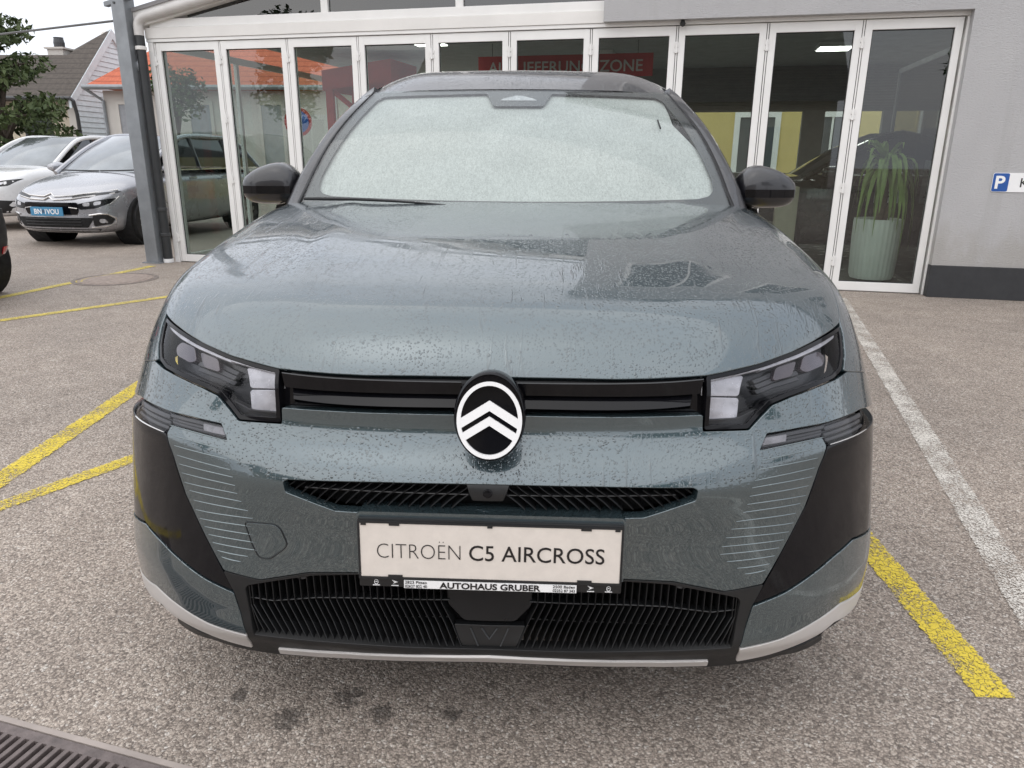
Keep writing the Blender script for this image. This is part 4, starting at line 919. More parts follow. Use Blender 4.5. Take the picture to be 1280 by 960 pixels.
    for j in range(len(sec) - 1):
        for i in range(nn): F.append((j*nn+i, j*nn+(i+1) % nn, j*nn+nn+(i+1) % nn, j*nn+nn+i))
    F += [tuple(range(nn))[::-1], tuple(range((len(sec)-1)*nn, len(sec)*nn))]
    if s < 0: F = [f[::-1] for f in F]
    mo = obj('wing_mirror', V, F, M_roofp, car, True); sb = mo.modifiers.new('s', 'SUBSURF'); sb.levels = sb.render_levels = 1
    mb = MB(); V = []
    for d in np.linspace(.0, .183, 9):
        yf = 1.60 + .03 * d - .090 * float(np.interp(d, [0, .03, .1, .15, .183], [.86, .975, 1.0, .93, .74]))
        for z in (1.168, 1.140): V.append(MP(.845 + d, yf, z))
    mb.raw(V, [((i*2, i*2+1, i*2+3, i*2+2) if s < 0 else (i*2, i*2+2, i*2+3, i*2+1)) for i in range(8)]); mb.build('mirror_band', M_gloss, mo, True)
    mb = MB(); mb.tube([MP(.80, 1.66, 1.085), MP(.86, 1.63, 1.10), MP(.92, 1.61, 1.125)], [.045, .034, .028], 10); mb.build('mirror_arm', M_satin, mo, True)
# underbody and inner structure so that no light comes through
mb = MB(); mb.box((-.78, .30, .24), (.78, 4.4, .62), .03); mb.box((-.55, .16, .30), (.55, .4, .80)); mb.build('underbody', M_void, car)
mb = MB(); mb.box((-.78, 1.40, .62), (.78, 4.35, 1.02)); mb.box((-.60, .32, .62), (.60, 1.45, .94)); mb.build('cabin_tub', M_void, car)
mb = MB(); mb.box((-.60, 4.30, .45), (.60, 4.55, 1.05), .04); mb.box((-.62, 4.15, 1.0), (.62, 4.36, 1.55), .03); mb.build('tailgate', M_paint, car, True)
# ================================================================ glass showroom and plaster building
FA = -.2035; F0 = (-4.3151, 7.7632, 0); DW = .8335; DH = 2.511
fu = Vector((math.cos(FA), math.sin(FA), 0)); fn = Vector((-math.sin(FA), math.cos(FA), 0))
def fw(u, v, z=0): return Vector(F0) + fu * u + fn * v + Vector((0, 0, z))
M_frame = simple('white_lacquered_aluminium', (.82, .81, .79), .35, var=.04, scale=3)
M_frame2 = simple('off_white_cladding', (.76, .74, .71), .45, var=.06, scale=2)
M_gasket = simple('door_gasket', (.02, .02, .02), .6)
M_pane = clear_glass('tinted_door_glass', (.76, .81, .785), 1.52, .0, .06)
M_pane2 = clear_glass('clerestory_glass', (.25, .27, .27), 1.52, .0, .08)
pav = thing('glass_showroom', 'glazed showroom front with ten white-framed folding doors behind the car', 'building', F0, FA)
def fdoor(i):
    u0 = i * DW; g = .013; fr = .062; a, b = u0 + g, u0 + DW - g
    m = MB(); y0, y1 = -.035, .035; zb, zt = .012, DH - .03
    m.box((a, y0, zb), (a + fr, y1, zt), .004); m.box((b - fr, y0, zb), (b, y1, zt), .004)
    m.box((a + fr - .001, y0 + .001, zb), (b - fr + .001, y1 - .001, zb + .085), .003); m.box((a + fr - .001, y0 + .001, zt - .085), (b - fr + .001, y1 - .001, zt), .003)
    d = m.build('folding_door', M_frame, pav)
    m = MB(); m.box((a + fr - .004, -.004, zb + .08), (b - fr + .004, .004, zt - .08)); m.build('pane', M_pane, d)
    m = MB(); k = .008
    for p, q in (((a + fr - .001, -.012, zb + .084), (a + fr + k, -.005, zt - .084)), ((b - fr - k, -.012, zb + .084), (b - fr + .001, -.005, zt - .084)),
                 ((a + fr + k, -.012, zt - .085 - k), (b - fr - k, -.005, zt - .0845)), ((a + fr + k, -.012, zb + .0845), (b - fr - k, -.005, zb + .085 + k))): m.box(p, q)
    m.build('pane_gasket', M_gasket, d)
    for z in (.25, .95, 1.62, 2.24):
        if i % 2 == 1 or z in (.25, 2.24):
            m = MB(); m.tube([(u0, -.044, z), (u0, -.044, z + .10)], .012, 8); m.box((u0 - .026, -.041, z + .008), (u0 + .026, -.0355, z + .044)); m.box((u0 - .026, -.041, z + .056), (u0 + .026, -.0355, z + .092)); m.build('hinge', M_frame, d)
    # dark joint between leaves
    m = MB(); m.box((u0 - .0125, -.020, .012), (u0 + .0125, .02, DH - .03)); m.build('leaf_joint', M_gasket, d)
    m = MB(); m.box((u0 - .0065, -.033, .013), (u0 + .0065, -.021, DH - .031)); m.build('joint_cover', M_frame, d)
for i in range(10): fdoor(i)
for a_, b_ in ((-.075, -.012), (10 * DW + .008, 10 * DW + .03)):
    mb = MB(); mb.box((a_, -.05, 0), (b_, .06, DH - .024), .004); mb.build('jamb', M_frame, pav)
mb = MB(); mb.box((-.09, -.05, DH - .022), (10 * DW + .03, .05, DH + .012), .003); mb.build('door_head', M_frame, pav)
mb = MB(); mb.box((-.09, -.06, DH + .014), (5.125, .05, DH + .125), .004); mb.build('fascia_beam', M_frame2, pav)
mb = MB(); mb.box((-.03, -.045, DH + .127), (5.125, .045, DH + .215), .004); mb.build('clerestory_sill', M_frame, pav)
mb = MB(); mb.box((-.05, -.02, -.01), (10 * DW, .04, .0105)); mb.build('threshold', simple('threshold_metal', (.30, .28, .26), .5), pav)
# clerestory under the raking roof
def rake(u): return DH + .15 + .20 * (u + .35)
for (a, b) in ((.45, 2.10), (2.18, 3.60), (3.68, 5.12)):
    mb = MB(); mb.prism([(a, DH + .214), (b, DH + .214), (b, rake(b) - .05), (a, max(DH + .216, rake(a) - .05))], 'y', -.004, .004); mb.build('clerestory_pane', M_pane2, pav)
for u in (2.14, 3.64):
    mb = MB(); mb.box((u - .04, -.04, DH + .214), (u + .04, .04, rake(u) - .03), .004); mb.build('mullion', M_frame, pav)
mb = MB(); mb.prism([(-.30, rake(-.30) - .06), (5.12, rake(5.12) - .06), (5.12, rake(5.12) + .10), (-.30, rake(-.30) + .10)], 'y', -.10, .06); mb.build('raking_fascia', M_frame2, pav)
mb = MB(); mb.prism([(-.28, rake(-.28) + .10), (5.12, rake(5.12) + .10), (5.12, rake(5.12) + .14), (-.28, rake(-.28) + .14)], 'y', -.12, 6.2); mb.build('roof', simple('grey_roof_sheet', (.30, .29, .29), .5, var=.1), pav)
# side glazing on the left, floor, ceiling, back wall with a band of windows
for k in range(4):
    v0 = .10 + k * 1.45
    mb = MB(); mb.box((-.045, v0, 0), (.0, v0 + .06, DH), .004); mb.box((-.045, v0 + .06, 0), (.0, v0 + 1.45, .08)); mb.box((-.045, v0 + .06, DH - .08), (0, v0 + 1.45, DH)); so = mb.build('side_frame', M_frame, pav)
    mb = MB(); mb.box((-.026, v0 + .06, .08), (-.018, v0 + 1.45, DH - .08)); mb.build('side_pane', clear_glass('side_glass_clear', (.90, .93, .92), 1.45), so)
M_int = simple('interior_grey', (.48, .50, .50), .7, var=.1); M_floor = simple('showroom_tiles', (.34, .33, .31), .25, var=.1, scale=2)
mb = MB(); mb.box((-.03, .06, -.02), (13, 6.2, .008)); mb.build('showroom_floor', M_floor, pav)
mb = MB(); mb.box((-.03, .06, 2.72), (13, 6.2, 2.80)); mb.build('showroom_ceiling', M_int, pav)
mb = MB(); mb.box((13, -.0, 0), (13.15, 6.2, 2.72)); mb.build('end_wall', M_int, pav)
bw = MB(); bw.box((5.6, 6.0, 2.02), (13, 6.15, 2.72)); bw.box((5.6, 6.0, 0), (13, 6.15, 1.02))
for a, b in ((5.6, 5.9), (6.95, 7.2), (7.75, 8.1), (9.0, 9.5), (10.4, 13)): bw.box((a, 6.0, 1.02), (b, 6.15, 2.02))
bw.box((2.6, 6.0, 0), (5.6, 6.15, 2.72)); bwo = bw.build('back_wall', simple('back_wall_dark', (.24, .255, .25), .7), pav)
for i in range(16):      # horizontal cladding boards
    mb = MB(); mb.box((5.62, 5.965, 2.04 + i * .042), (12.95, 5.998, 2.04 + i * .042 + .032), .003); mb.build('board', simple('cladding_board', (.20, .21, .205), .5), bwo)
for a, b in ((5.9, 6.95), (7.2, 7.75), (8.1, 9.0), (9.5, 10.4)):
    mb = MB(); mb.box((a, 6.06, 1.02), (b, 6.066, 2.02)); mb.build('back_pane', clear_glass('side_glass_clear2', (.92, .94, .92), 1.3), bwo)
# plaster building over and beside the doors
def plaster():
    t = NT('grey_plaster'); v = t.geo(); c = t.ramp(t.noise(v, 1.3, 5, .6), [(.3, (.435, .43, .435)), (.7, (.485, .48, .482))]); sz = t.n.new('ShaderNodeSeparateXYZ'); t.l.new(v, sz.inputs[0])
    spl = t.rng(t.math('ADD', sz.outputs['Z'], t.rng(t.noise(t.geo((1, 1, .35)), 5, 5, .7), .3, .7, -.25, .25)), .3, .75, .5, 0, True); c = t.mix(spl, c, (.36, .335, .30))
    c = t.mix(t.rng(t.noise(t.geo((1, 1, .06)), 7, 4, .6), .56, .72, 0, .22), c, (.33, .32, .31))
    t.set(Base_Color=c, Roughness=.85); n1 = t.noise(t.geo((1, 1, 2.2)), 48, 5, .7, .4); t.bump(n1, .8, .012); return t.m
M_plas = plaster()
hb = thing('plaster_building', 'grey plastered building with dark plinth at the right of the doors', 'building', tuple(fw(5.13, 0)), FA)
L0 = 5.13
mb = MB(); mb.box((0, -.15, DH + .012), (8.36 - L0, .30, 6.6)); mb.build('lintel_wall', M_plas, hb)
mb = MB(); mb.box((8.36 - L0 + .0, -.15, .305), (16, .30, 6.6)); mb.build('wall', M_plas, hb)
mb = MB(); mb.box((8.36 - L0 - .002, -.162, 0), (16, .30, .303), .004); mb.build('plinth', simple('dark_plinth', (.030, .031, .034), .6, var=.15, bump=.3, bscale=300), hb)
mb = MB(); mb.box((-.06, -.30, 6.6), (16.2, .5, 6.75)); mb.build('eaves_trim', simple('zinc_trim', (.22, .22, .23), .4, metal=.5), hb)
for u in (.6, 2.6, 5.0, 7.4):
    mb = MB(); mb.box((u, -.155, 3.9), (u + 1.3, -.151, 5.4)); w_ = mb.build('upper_window', simple('dark_upper_glass', (.03, .035, .04), .05, coat=.5), hb)
    mb = MB()
    for p, q in (((u - .06, -.17, 3.84), (u, -.152, 5.46)), ((u + 1.3, -.17, 3.84), (u + 1.36, -.152, 5.46)), ((u, -.17, 3.84), (u + 1.3, -.152, 3.9)), ((u, -.17, 5.4), (u + 1.3, -.152, 5.46)), ((u + .62, -.168, 3.9), (u + .68, -.156, 5.4))): mb.box(p, q)
    mb.build('window_frame', M_frame, w_)
# small lamp knob under the lintel
mb = MB(); mb.lathe([(.0001, -.03), (.022, -.02), (.028, 0), (.018, .02), (.012, .05)], 14, (.75, -.10, DH - .02)); mb.build('door_sensor', M_gasket, hb, True)
# parking sign
sg = thing('parking_sign', 'small white sign with a blue P field on the grey plaster wall', 'sign', tuple(fw(8.742, -.153, .99)), FA)
rr = lambda x0, x1, z0, z1, r, n=5: [(x0 + r - r*math.sin(t), z0 + r - r*math.cos(t)) for t in np.linspace(0, 1.5708, n)][::-1] + [(x0 + 0, z1 - r)] if False else \
    [(cx + r*math.cos(t), cz + r*math.sin(t)) for cx, cz, t0 in ((x1-r, z1-r, 0), (x0+r, z1-r, 1.5708), (x0+r, z0+r, 3.1416), (x1-r, z0+r, 4.7124)) for t in np.linspace(t0, t0 + 1.5708, n)]
mb = MB(); mb.prism(rr(0, .52, 0, .168, .018), 'y', 0, -.004); mb.build('sign_board', M_white, sg)
mb = MB(); mb.prism(rr(.004, .134, .004, .164, .014), 'y', -.0041, -.0055); mb.build('blue_field', simple('sign_blue', (.012, .085, .34), .4), sg)
RX = Matrix.Rotation(math.radians(90), 4, 'X')
text_mesh('P', .155, 'sign_lettering', M_white, sg, Matrix.Translation((.026, -.0062, .032)) @ RX, bold=.004, width=.078)
text_mesh('K', .115, 'sign_lettering', M_ink, sg, Matrix.Translation((.222, -.0048, .044)) @ RX, bold=.0005)
# column, downpipe, gutter
M_steel = simple('galvanised_steel', (.26, .275, .29), .45, metal=.35, var=.15, scale=5)
co = thing('steel_column', 'grey steel column standing at the left end of the glass front', 'column', tuple(fw(-.265, -.14)), FA)
mb = MB(); mb.box((-.085, -.085, .012), (.085, .085, 4.4), .006); mb.build('shaft', M_steel, co)
mb = MB(); mb.box((-.12, -.12, 0), (.12, .12, .012), .002); mb.build('base_plate', M_steel, co)
dp = thing('downpipe', 'black rain downpipe with pale elbow beside the steel column', 'downpipe', tuple(fw(-.115, -.12)), FA)
mb = MB(); mb.tube([(0, 0, .03), (0, 0, 1.2), (0, 0, 2.56)], .052, 16); mb.build('pipe', simple('black_pipe', (.030, .032, .034), .45, var=.15), dp, True)
for z in (.32, .62, 2.40):
    mb = MB(); mb.lathe([(.057, 0), (.061, .005), (.061, .035), (.057, .04)], 18, (0, 0, z)); mb.build('pipe_clip', M_dgrey if z < 1 else M_frame2, dp)
M_pale = simple('pale_gutter_metal', (.60, .58, .56), .4, var=.08)
mb = MB(); mb.tube([(0, 0, .005), (0, 0, .05)], .060, 16); mb.build('pipe_foot', M_white, dp)
arc = [(0, 0, 2.55), (0, 0, 2.64)] + [(.15 - .15 * math.cos(t), 0, 2.64 + .15 * math.sin(t) * .75) for t in np.linspace(.2, 1.35, 6)]
arc += [(.40, -.01, 2.80), (2.0, -.04, 3.10), (4.8, -.06, 3.66)]
mb = MB(); mb.tube(arc, .054, 16); mb.build('gutter_pipe', M_pale, dp, True)
mb = MB(); mb.prism([(-.33, 2.845), (5.2, 3.95), (5.2, 3.995), (-.33, 2.89)], 'y', -.10, -.03); mb.build('gutter_board', M_steel, dp)
for u in np.arange(-.2, 2.6, .32):
    mb = MB(); mb.box((u, -.115, 2.84 + (u + .33) * .2), (u + .025, -.101, 2.86 + (u + .33) * .2)); mb.build('gutter_screw', M_dgrey, dp)
lp_ = thing('wall_lamp', 'round grey lamp on the downpipe side of the steel column', 'lamp', tuple(fw(-.165, -.10, 2.24)), FA)
mb = MB(); mb.lathe([(.0001, -.07), (.04, -.06), (.06, -.02), (.06, .02), (.04, .05), (.0001, .06)], 16); mb.build('lamp_body', M_steel, lp_, True)
# cable to the column
mb = MB(); mb.tube([(-15.0, 11.6, 2.92), (-9, 9.6, 2.74), (-6.96, 9.0, 2.755), (-4.83, 7.9, 2.74)], .013, 6)
tag(mb.build('overhead_cable', simple('cable_grey', (.12, .12, .12), .6)), 'grey cable strung from the steel column across the sky at left', 'cable')
# ---- ceiling panels: one shows in the ninth door, the rest added to brighten inside
t = NT('lit_panel'); t.set(Base_Color=(.9, .9, .9), Emission_Color=(1, .97, .92), Emission_Strength=7.0); M_lit = t.m
for k, (u, v) in enumerate(((7.75, 3.4), (4.6, 3.6), (6.2, 1.6), (9.3, 1.6), (2.6, 1.9), (10.6, 3.6))):
    cl = thing('ceiling_light', ['lit ceiling panel seen in the upper part of the ninth glass door', 'added ceiling panel brightening the showroom above the red banner', 'added ceiling panel brightening the showroom over the black car', 'added ceiling panel brightening the end of the showroom', 'added ceiling panel brightening the showroom by the red canopy', 'added ceiling panel brightening the deep right end of the showroom'][k], 'ceiling light', tuple(fw(u, v, 2.66)), FA, 'ceiling lights of the showroom')
    mb = MB(); mb.box((-.22, -.22, 0), (.22, .22, .06), .006); mb.build('housing', M_white, cl); mb = MB(); mb.box((-.20, -.20, -.006), (.20, .20, -.001)); mb.build('diffuser', M_lit, cl)
# ---- things inside the showroom
M_redb = simple('red_banner', (.42, .03, .035), .6, var=.1); M_bannertext = simple('banner_white', (.55, .53, .52), .6)
bn = thing('hanging_banner', 'long red banner with white capital letters hanging inside the showroom', 'banner', tuple(fw(3.10, 2.5, 0)), FA)
mb = MB(); mb.box((0, 0, 2.28), (2.35, .015, 2.56), .003); mb.build('banner_panel', M_redb, bn)
text_mesh('AUSLIEFERUNGSZONE', .20, 'banner_lettering', M_bannertext, bn, Matrix.Translation((.14, -.004, 2.345)) @ RX, bold=.002, width=2.08)
mb = MB(); [mb.tube([(x, .008, 2.56), (x, .008, 2.72)], .004, 6) for x in (.2, 2.15)]; mb.build('banner_wire', M_gasket, bn)
# red folding canopy
M_redc = simple('red_canvas', (.62, .05, .045), .7, var=.12)
tn = thing('canopy_tent', 'red folding canopy with crossed red struts seen through the glass at left', 'tent', tuple(fw(.62, 3.0)), FA)
for x, y in ((0, 0), (.95, 0), (0, .9), (.95, .9)):
    mb = MB(); mb.box((x - .06, y - .03, 0), (x + .06, y + .03, 2.3), .004); mb.build('leg', M_redc, tn)
mb = MB(); mb.raw([(-.08, -.08, 2.20), (1.03, -.08, 2.32), (1.03, .98, 2.32), (-.08, .98, 2.20), (-.08, -.08, 2.48), (1.03, -.08, 2.62), (1.03, .98, 2.62), (-.08, .98, 2.48)], [(0, 1, 5, 4), (1, 2, 6, 5), (2, 3, 7, 6), (3, 0, 4, 7), (4, 5, 6, 7)]); mb.build('canopy', M_redc, tn)
for a, b in (((.06, 1.55), (.90, 2.24)), ((.06, 2.18), (.90, 1.55))):
    mb = MB(); mb.tube([(a[0], -.01 if a[1] < 2 else .03, a[1]), (b[0], -.01 if a[1] < 2 else .03, b[1])], .042, 6); mb.build('strut', M_redc, tn)
# plant in a ribbed pot
pt_ = thing('potted_yucca', 'long-leaved green plant in a ribbed pale pot behind the last glass door', 'plant', tuple(fw(8.02, .70, .008)), FA)
mb = MB(); mb.lathe([(.16, .03), (.205, .035), (.222, .08), (.236, .40), (.240, .63), (.236, .66), (.222, .66), (.218, .60), (.0001, .60)], 120, flute=.012, nfl=30)
mb.build('pot', simple('pale_pot', (.78, .79, .75), .5, var=.05), pt_, True, 30)
mb = MB(); mb.tube([(-.12, -.05, .03), (-.12, -.05, 0)], .02, 8); mb.tube([(.12, -.05, .03), (.12, -.05, 0)], .02, 8); mb.tube([(0, .12, .03), (0, .12, 0)], .02, 8); mb.build('pot_foot', M_gasket, pt_)
mb = MB(); mb.tube([(0, 0, .55), (.02, .0, .9), (.0, .02, 1.22)], [.05, .042, .035], 9); mb.tube([(.03, 0, .6), (.09, -.03, .80), (.10, -.02, .90)], [.035, .03, .025], 8); mb.build('stem', simple('bark_brown', (.13, .085, .05), .8, var=.3, scale=30), pt_, True)
M_leafA = simple('yucca_leaf', (.24, .34, .09), .45, var=.5, scale=4)
for i in range(70):
    a = RNG.uniform(0, 6.28); L = RNG.uniform(.6, 1.05); up_ = RNG.uniform(.1, 1.4); w = RNG.uniform(.018, .030); base = Vector((0, .02, 1.12 + RNG.uniform(0, .16))); V = []; 
    for k in range(7):
        t = k / 6; rr_ = L * .5 * math.sin(min(1.57, t * 1.5)) * math.cos(up_ * .5) * (1 - .25 * t); zz = L * (math.sin(up_) * t * .7 - (1.25 - .55 * up_) * t * t * .95)
        c = base + Vector((math.cos(a) * rr_, math.sin(a) * rr_, zz)); ww = w * math.sin(math.pi * min(.98, .25 + .75 * t)) * 1.2; sd_ = Vector((-math.sin(a), math.cos(a), 0)) * ww
        V += [c - sd_, c + Vector((0, 0, -.008)), c + sd_]
    F = [(k*3+j, k*3+j+1, k*3+4+j, k*3+3+j) for k in range(6) for j in range(2)]
    obj('leaf', V, F, M_leafA, pt_, True)
ns_ = thing('notice_sheet', 'white printed notice sheet standing behind the potted plant', 'notice', tuple(fw(8.06, 1.25, .80)), FA)
mb = MB(); mb.box((0, 0, 0), (.25, .006, .46)); mb.build('sheet', M_white, ns_)
for i in range(7):
    if i != 3: mb = MB(); mb.box((.03, -.0012, .06 + i * .045), (.03 + .19 * (1 - .25 * (i % 3) * .5), -.0005, .075 + i * .045)); mb.build('print_line', M_dgrey, ns_)
mb = MB(); mb.box((.11, .006, -.79), (.14, .03, .3)); mb.build('stand', M_dgrey, ns_)
st_ = thing('display_stand', 'beige display pillar inside the showroom behind the right mirror', 'stand', tuple(fw(7.15, 1.3, .008)), FA)
mb = MB(); mb.box((-.12, 0, 0), (.12, .18, .95), .01); mb.build('pillar', simple('beige_board', (.50, .44, .34), .6), st_)
mb = MB(); mb.box((-.20, -.05, 0), (.20, .23, .02), .004); mb.build('foot', M_dgrey, st_)
# inner door with rail behind the last pane
ip = thing('inner_partition', 'dark glazed partition with steel rail behind the potted plant', 'partition', tuple(fw(8.42, .5, .008)), FA)
mb = MB(); mb.box((-.02, 0, 0), (.02, .05, 2.3)); mb.box((-.02, 2.0, 0), (.02, 2.05, 2.3)); mb.box((-.02, 0, 2.25), (.02, 2.05, 2.3)); mb.build('partition_frame', M_steel, ip)
mb = MB(); mb.box((-.004, .05, 0), (.004, 2.0, 2.25)); mb.build('partition_pane', clear_glass('partition_glass', (.5, .52, .5), 1.5), ip)
# ---- neighbours
def clear(): pass
M_cream = simple('cream_render', (.52, .46, .36), .85, var=.08, scale=1.5); M_offw = simple('off_white_render', (.56, .53, .49), .85, var=.06, scale=1)
def tiles(name, c0, c1, rows):
    t = NT(name); v = t.coord(); sx = t.n.new('ShaderNodeSeparateXYZ'); t.l.new(v, sx.inputs[0])
    fr = t.math('FRACT', t.math('MULTIPLY', sx.outputs['Z'], rows)); fx = t.math('FRACT', t.math('MULTIPLY', sx.outputs['X'], 4.2))
    c = t.ramp(t.noise(v, 9, 4, .7), [(.3, c0), (.7, c1)]); c = t.mix(t.rng(fr, 0, .22, .72, 0), c, tuple(k * .35 for k in c0)); c = t.mix(t.rng(fx, 0, .1, .3, 0), c, tuple(k * .4 for k in c0))
    t.set(Base_Color=c, Roughness=.8); t.bump(fr, .6, .03); return t.m
hA = thing('dark_roofed_house', 'cream house with dark tiled roof, white boarded gable and chimney at far left', 'house', (-15.3, 24, 0))
M_dark = tiles('dark_roof_tiles', (.060, .050, .042), (.105, .088, .075), 5.5)
mb = MB(); mb.box((-8, .35, 0), (-.25, 5.7, 3.0)); mb.build('wall', M_cream, hA)
V = [(-8, -.1, 3.0), (.06, -.1, 3.0), (.06, 3.0, 5.5), (-.95, 1.78, 4.5), (-8, 1.78, 4.5)]
mb = MB(); mb.raw(V + [(x, y + .05, z - .12) for x, y, z in V], [(0, 1, 2, 3, 4), (9, 8, 7, 6, 5), (0, 5, 6, 1), (1, 6, 7, 2), (2, 7, 8, 3), (3, 8, 9, 4), (4, 9, 5, 0)]); mb.build('roof', M_dark, hA)
mb = MB(); mb.raw([(-8, 1.80, 4.49), (-.95, 1.80, 4.49), (.06, 3.0, 5.5), (.06, 6.1, 3.0), (-8, 6.1, 3.0)], [(0, 4, 3, 2, 1)]); mb.build('rear_roof', M_dark, hA)
gb = MB(); gb.prism([(.2, 0), (5.8, 0), (5.8, 3.0), (3.0, 5.42), (.2, 3.0)], 'x', -.26, -.02); gbo = gb.build('gable_wall', M_offw, hA)
M_board = simple('white_fibre_boards', (.62, .68, .71), .7, var=.08)
for i in range(31):
    z = .05 + i * .172; a, b = .2, 5.8
    if z > 2.85: f_ = (z + .17 - 3.0) / 2.42; a, b = .2 + 2.8 * f_, 5.8 - 2.8 * f_
    if b - a > .2:
        mb = MB(); mb.raw([(-.015, a, z), (.03, a, z), (.008, a, z + .165), (-.015, a, z + .165), (-.015, b, z), (.03, b, z), (.008, b, z + .165), (-.015, b, z + .165)], [(0, 1, 2, 3), (7, 6, 5, 4), (1, 5, 6, 2), (0, 4, 5, 1), (3, 2, 6, 7)]); mb.build('board', M_board, gbo)
for k in range(2):
    y0, z0, y1, z1 = (-.1, 2.98, 3.0, 5.5) if k == 0 else (6.1, 2.98, 3.0, 5.5)
    mb = MB(); mb.raw([(.0, y0, z0), (.085, y0, z0), (.085, y1, z1), (.0, y1, z1), (.0, y0, z0 - .30), (.085, y0, z0 - .30), (.085, y1, z1 - .32), (0, y1, z1 - .32)], [(0, 1, 2, 3), (1, 5, 6, 2), (4, 7, 6, 5), (0, 4, 5, 1)]); mb.build('bargeboard', M_board, hA)
mb = MB(); mb.box((-1.75, 2.0, 4.2), (-1.2, 2.6, 4.72)); mb.box((-1.82, 1.93, 4.72), (-1.13, 2.67, 4.78)); ch = mb.build('chimney', M_offw, hA)
mb = MB(); mb.lathe([(.17, 4.78), (.18, 4.95), (.15, 5.10), (.17, 5.12)], 14, (-1.47, 2.3, 0)); mb.build('chimney_pot', M_dgrey, ch)
mb = MB(); mb.tube([(-8, -.16, 2.98), (.1, -.16, 2.98), (.16, -.1, 2.9), (.1, .1, 2.5), (.1, .15, 0)], .06, 8); mb.build('gutter', M_dgrey, hA, True)
mb = MB(); mb.box((-1.9, .30, 1.2), (-.95, .36, 2.5)); wo_ = mb.build('window', simple('window_dark', (.02, .022, .025), .1), hA); mb = MB(); mb.box((-2.0, .27, 1.1), (-.85, .30, 1.2)); mb.build('window_sill', M_offw, wo_)
hB = thing('orange_roofed_house', 'low off-white house with bright orange tiled roof behind the steel column', 'house', (-13.6, 22, 0))
M_oran = tiles('orange_roof_tiles', (.42, .098, .052), (.56, .16, .085), 6.0)
mb = MB(); mb.box((.35, .35, 0), (8.5, 6.5, 3.1)); mb.build('wall', M_offw, hB)
V = [(0, 0, 3.2), (9, 0, 3.2), (9, 3.6, 5.9), (3.2, 3.6, 5.9)]
mb = MB(); mb.raw(V + [(x, y + .04, z - .1) for x, y, z in V], [(0, 1, 2, 3), (7, 6, 5, 4), (0, 4, 5, 1), (0, 3, 7, 4)]); mb.build('roof', M_oran, hB)
mb = MB(); mb.raw([(0, 0, 3.2), (3.2, 3.6, 5.9), (0, 7, 3.2)], [(0, 1, 2)]); mb.raw([(0, 7, 3.2), (3.2, 3.6, 5.9), (9, 3.6, 5.9), (9, 7, 3.2)], [(0, 1, 2, 3)]); mb.build('rear_roof', M_oran, hB)
mb = MB(); mb.tube([(-.02, -.06, 3.17), (9, -.06, 3.17)], .07, 8); mb.tube([(.05, -.05, 3.12), (.36, .30, 2.8), (.36, .30, 0)], .05, 8); mb.build('gutter', M_steel, hB, True)
for x in (.80, 3.0, 5.2):
    mb = MB(); mb.box((x, .33, .9), (x + .62, .348, 2.70)); w_ = mb.build('window', simple('grey_shutter', (.30, .31, .33), .6), hB)
    mb = MB()
    for p, q in (((x - .10, .30, .8), (x, .345, 2.8)), ((x + .62, .30, .8), (x + .72, .345, 2.8)), ((x, .30, 2.70), (x + .62, .345, 2.8)), ((x, .28, .80), (x + .62, .345, .9))): mb.box(p, q)
    mb.build('window_frame', M_offw, w_)
# yellow house behind the showroom
hY = thing('yellow_house', 'yellow house with white-framed window seen through the showroom', 'house', tuple(fw(4, 13)), FA)
M_yh = simple('yellow_render', (.62, .50, .20), .85, var=.06, scale=1)
mb = MB(); mb.box((0, 0, 0), (7.2, 6, 6.5)); mb.build('wall', M_yh, hY)
mb = MB(); mb.raw([(-.4, -.5, 6.4), (7.6, -.5, 6.4), (7.6, 3, 8.5), (-.4, 3, 8.5)], [(0, 1, 2, 3)]); mb.raw([(-.4, 6.5, 6.4), (7.6, 6.5, 6.4), (7.6, 3, 8.5), (-.4, 3, 8.5)], [(3, 2, 1, 0)]); mb.build('roof', M_dark, hY)
for x in (.6, 3.05, 4.85):
    for z in (.9, 3.9):
        mb = MB(); mb.box((x, -.02, z), (x + .85, .0, z + 1.35)); w_ = mb.build('window', simple('grey_window', (.10, .11, .12), .1), hY)
        mb = MB()
        for p, q in (((x - .14, -.05, z - .1), (x, -.002, z + 1.49)), ((x + .85, -.05, z - .1), (x + .99, -.002, z + 1.49)), ((x, -.05, z + 1.35), (x + .85, -.002, z + 1.49)), ((x, -.05, z - .1), (x + .85, -.002, z)), ((x + .40, -.035, z), (x + .45, -.021, z + 1.35))): mb.box(p, q)
        mb.build('window_frame', M_white, w_)
hW = thing('white_house', 'white house wall seen through the showroom beside the yellow house', 'house', tuple(fw(11.9, 14)), FA)
mb = MB(); mb.box((0, 0, 0), (8, 6, 6)); mb.build('wall', M_offw, hW); mb = MB(); mb.box((-.3, -.4, 6.002), (8.3, 6.4, 6.4)); mb.build('roof', M_dark, hW)
# low garden wall behind the parked cars
gw = thing('garden_wall', 'low grey concrete garden wall in front of the dark-roofed house', 'wall', (-19, 17.6, 0), .0)
mb = MB(); mb.box((0, 0, 0), (7.2, .2, 1.42)); mb.build('wall', simple('grey_concrete', (.27, .265, .25), .85, var=.15), gw)
mb = MB(); mb.box((-.04, -.04, 1.422), (7.24, .24, 1.52), .01); mb.build('coping', simple('grey_concrete2', (.33, .32, .30), .85, var=.15), gw)
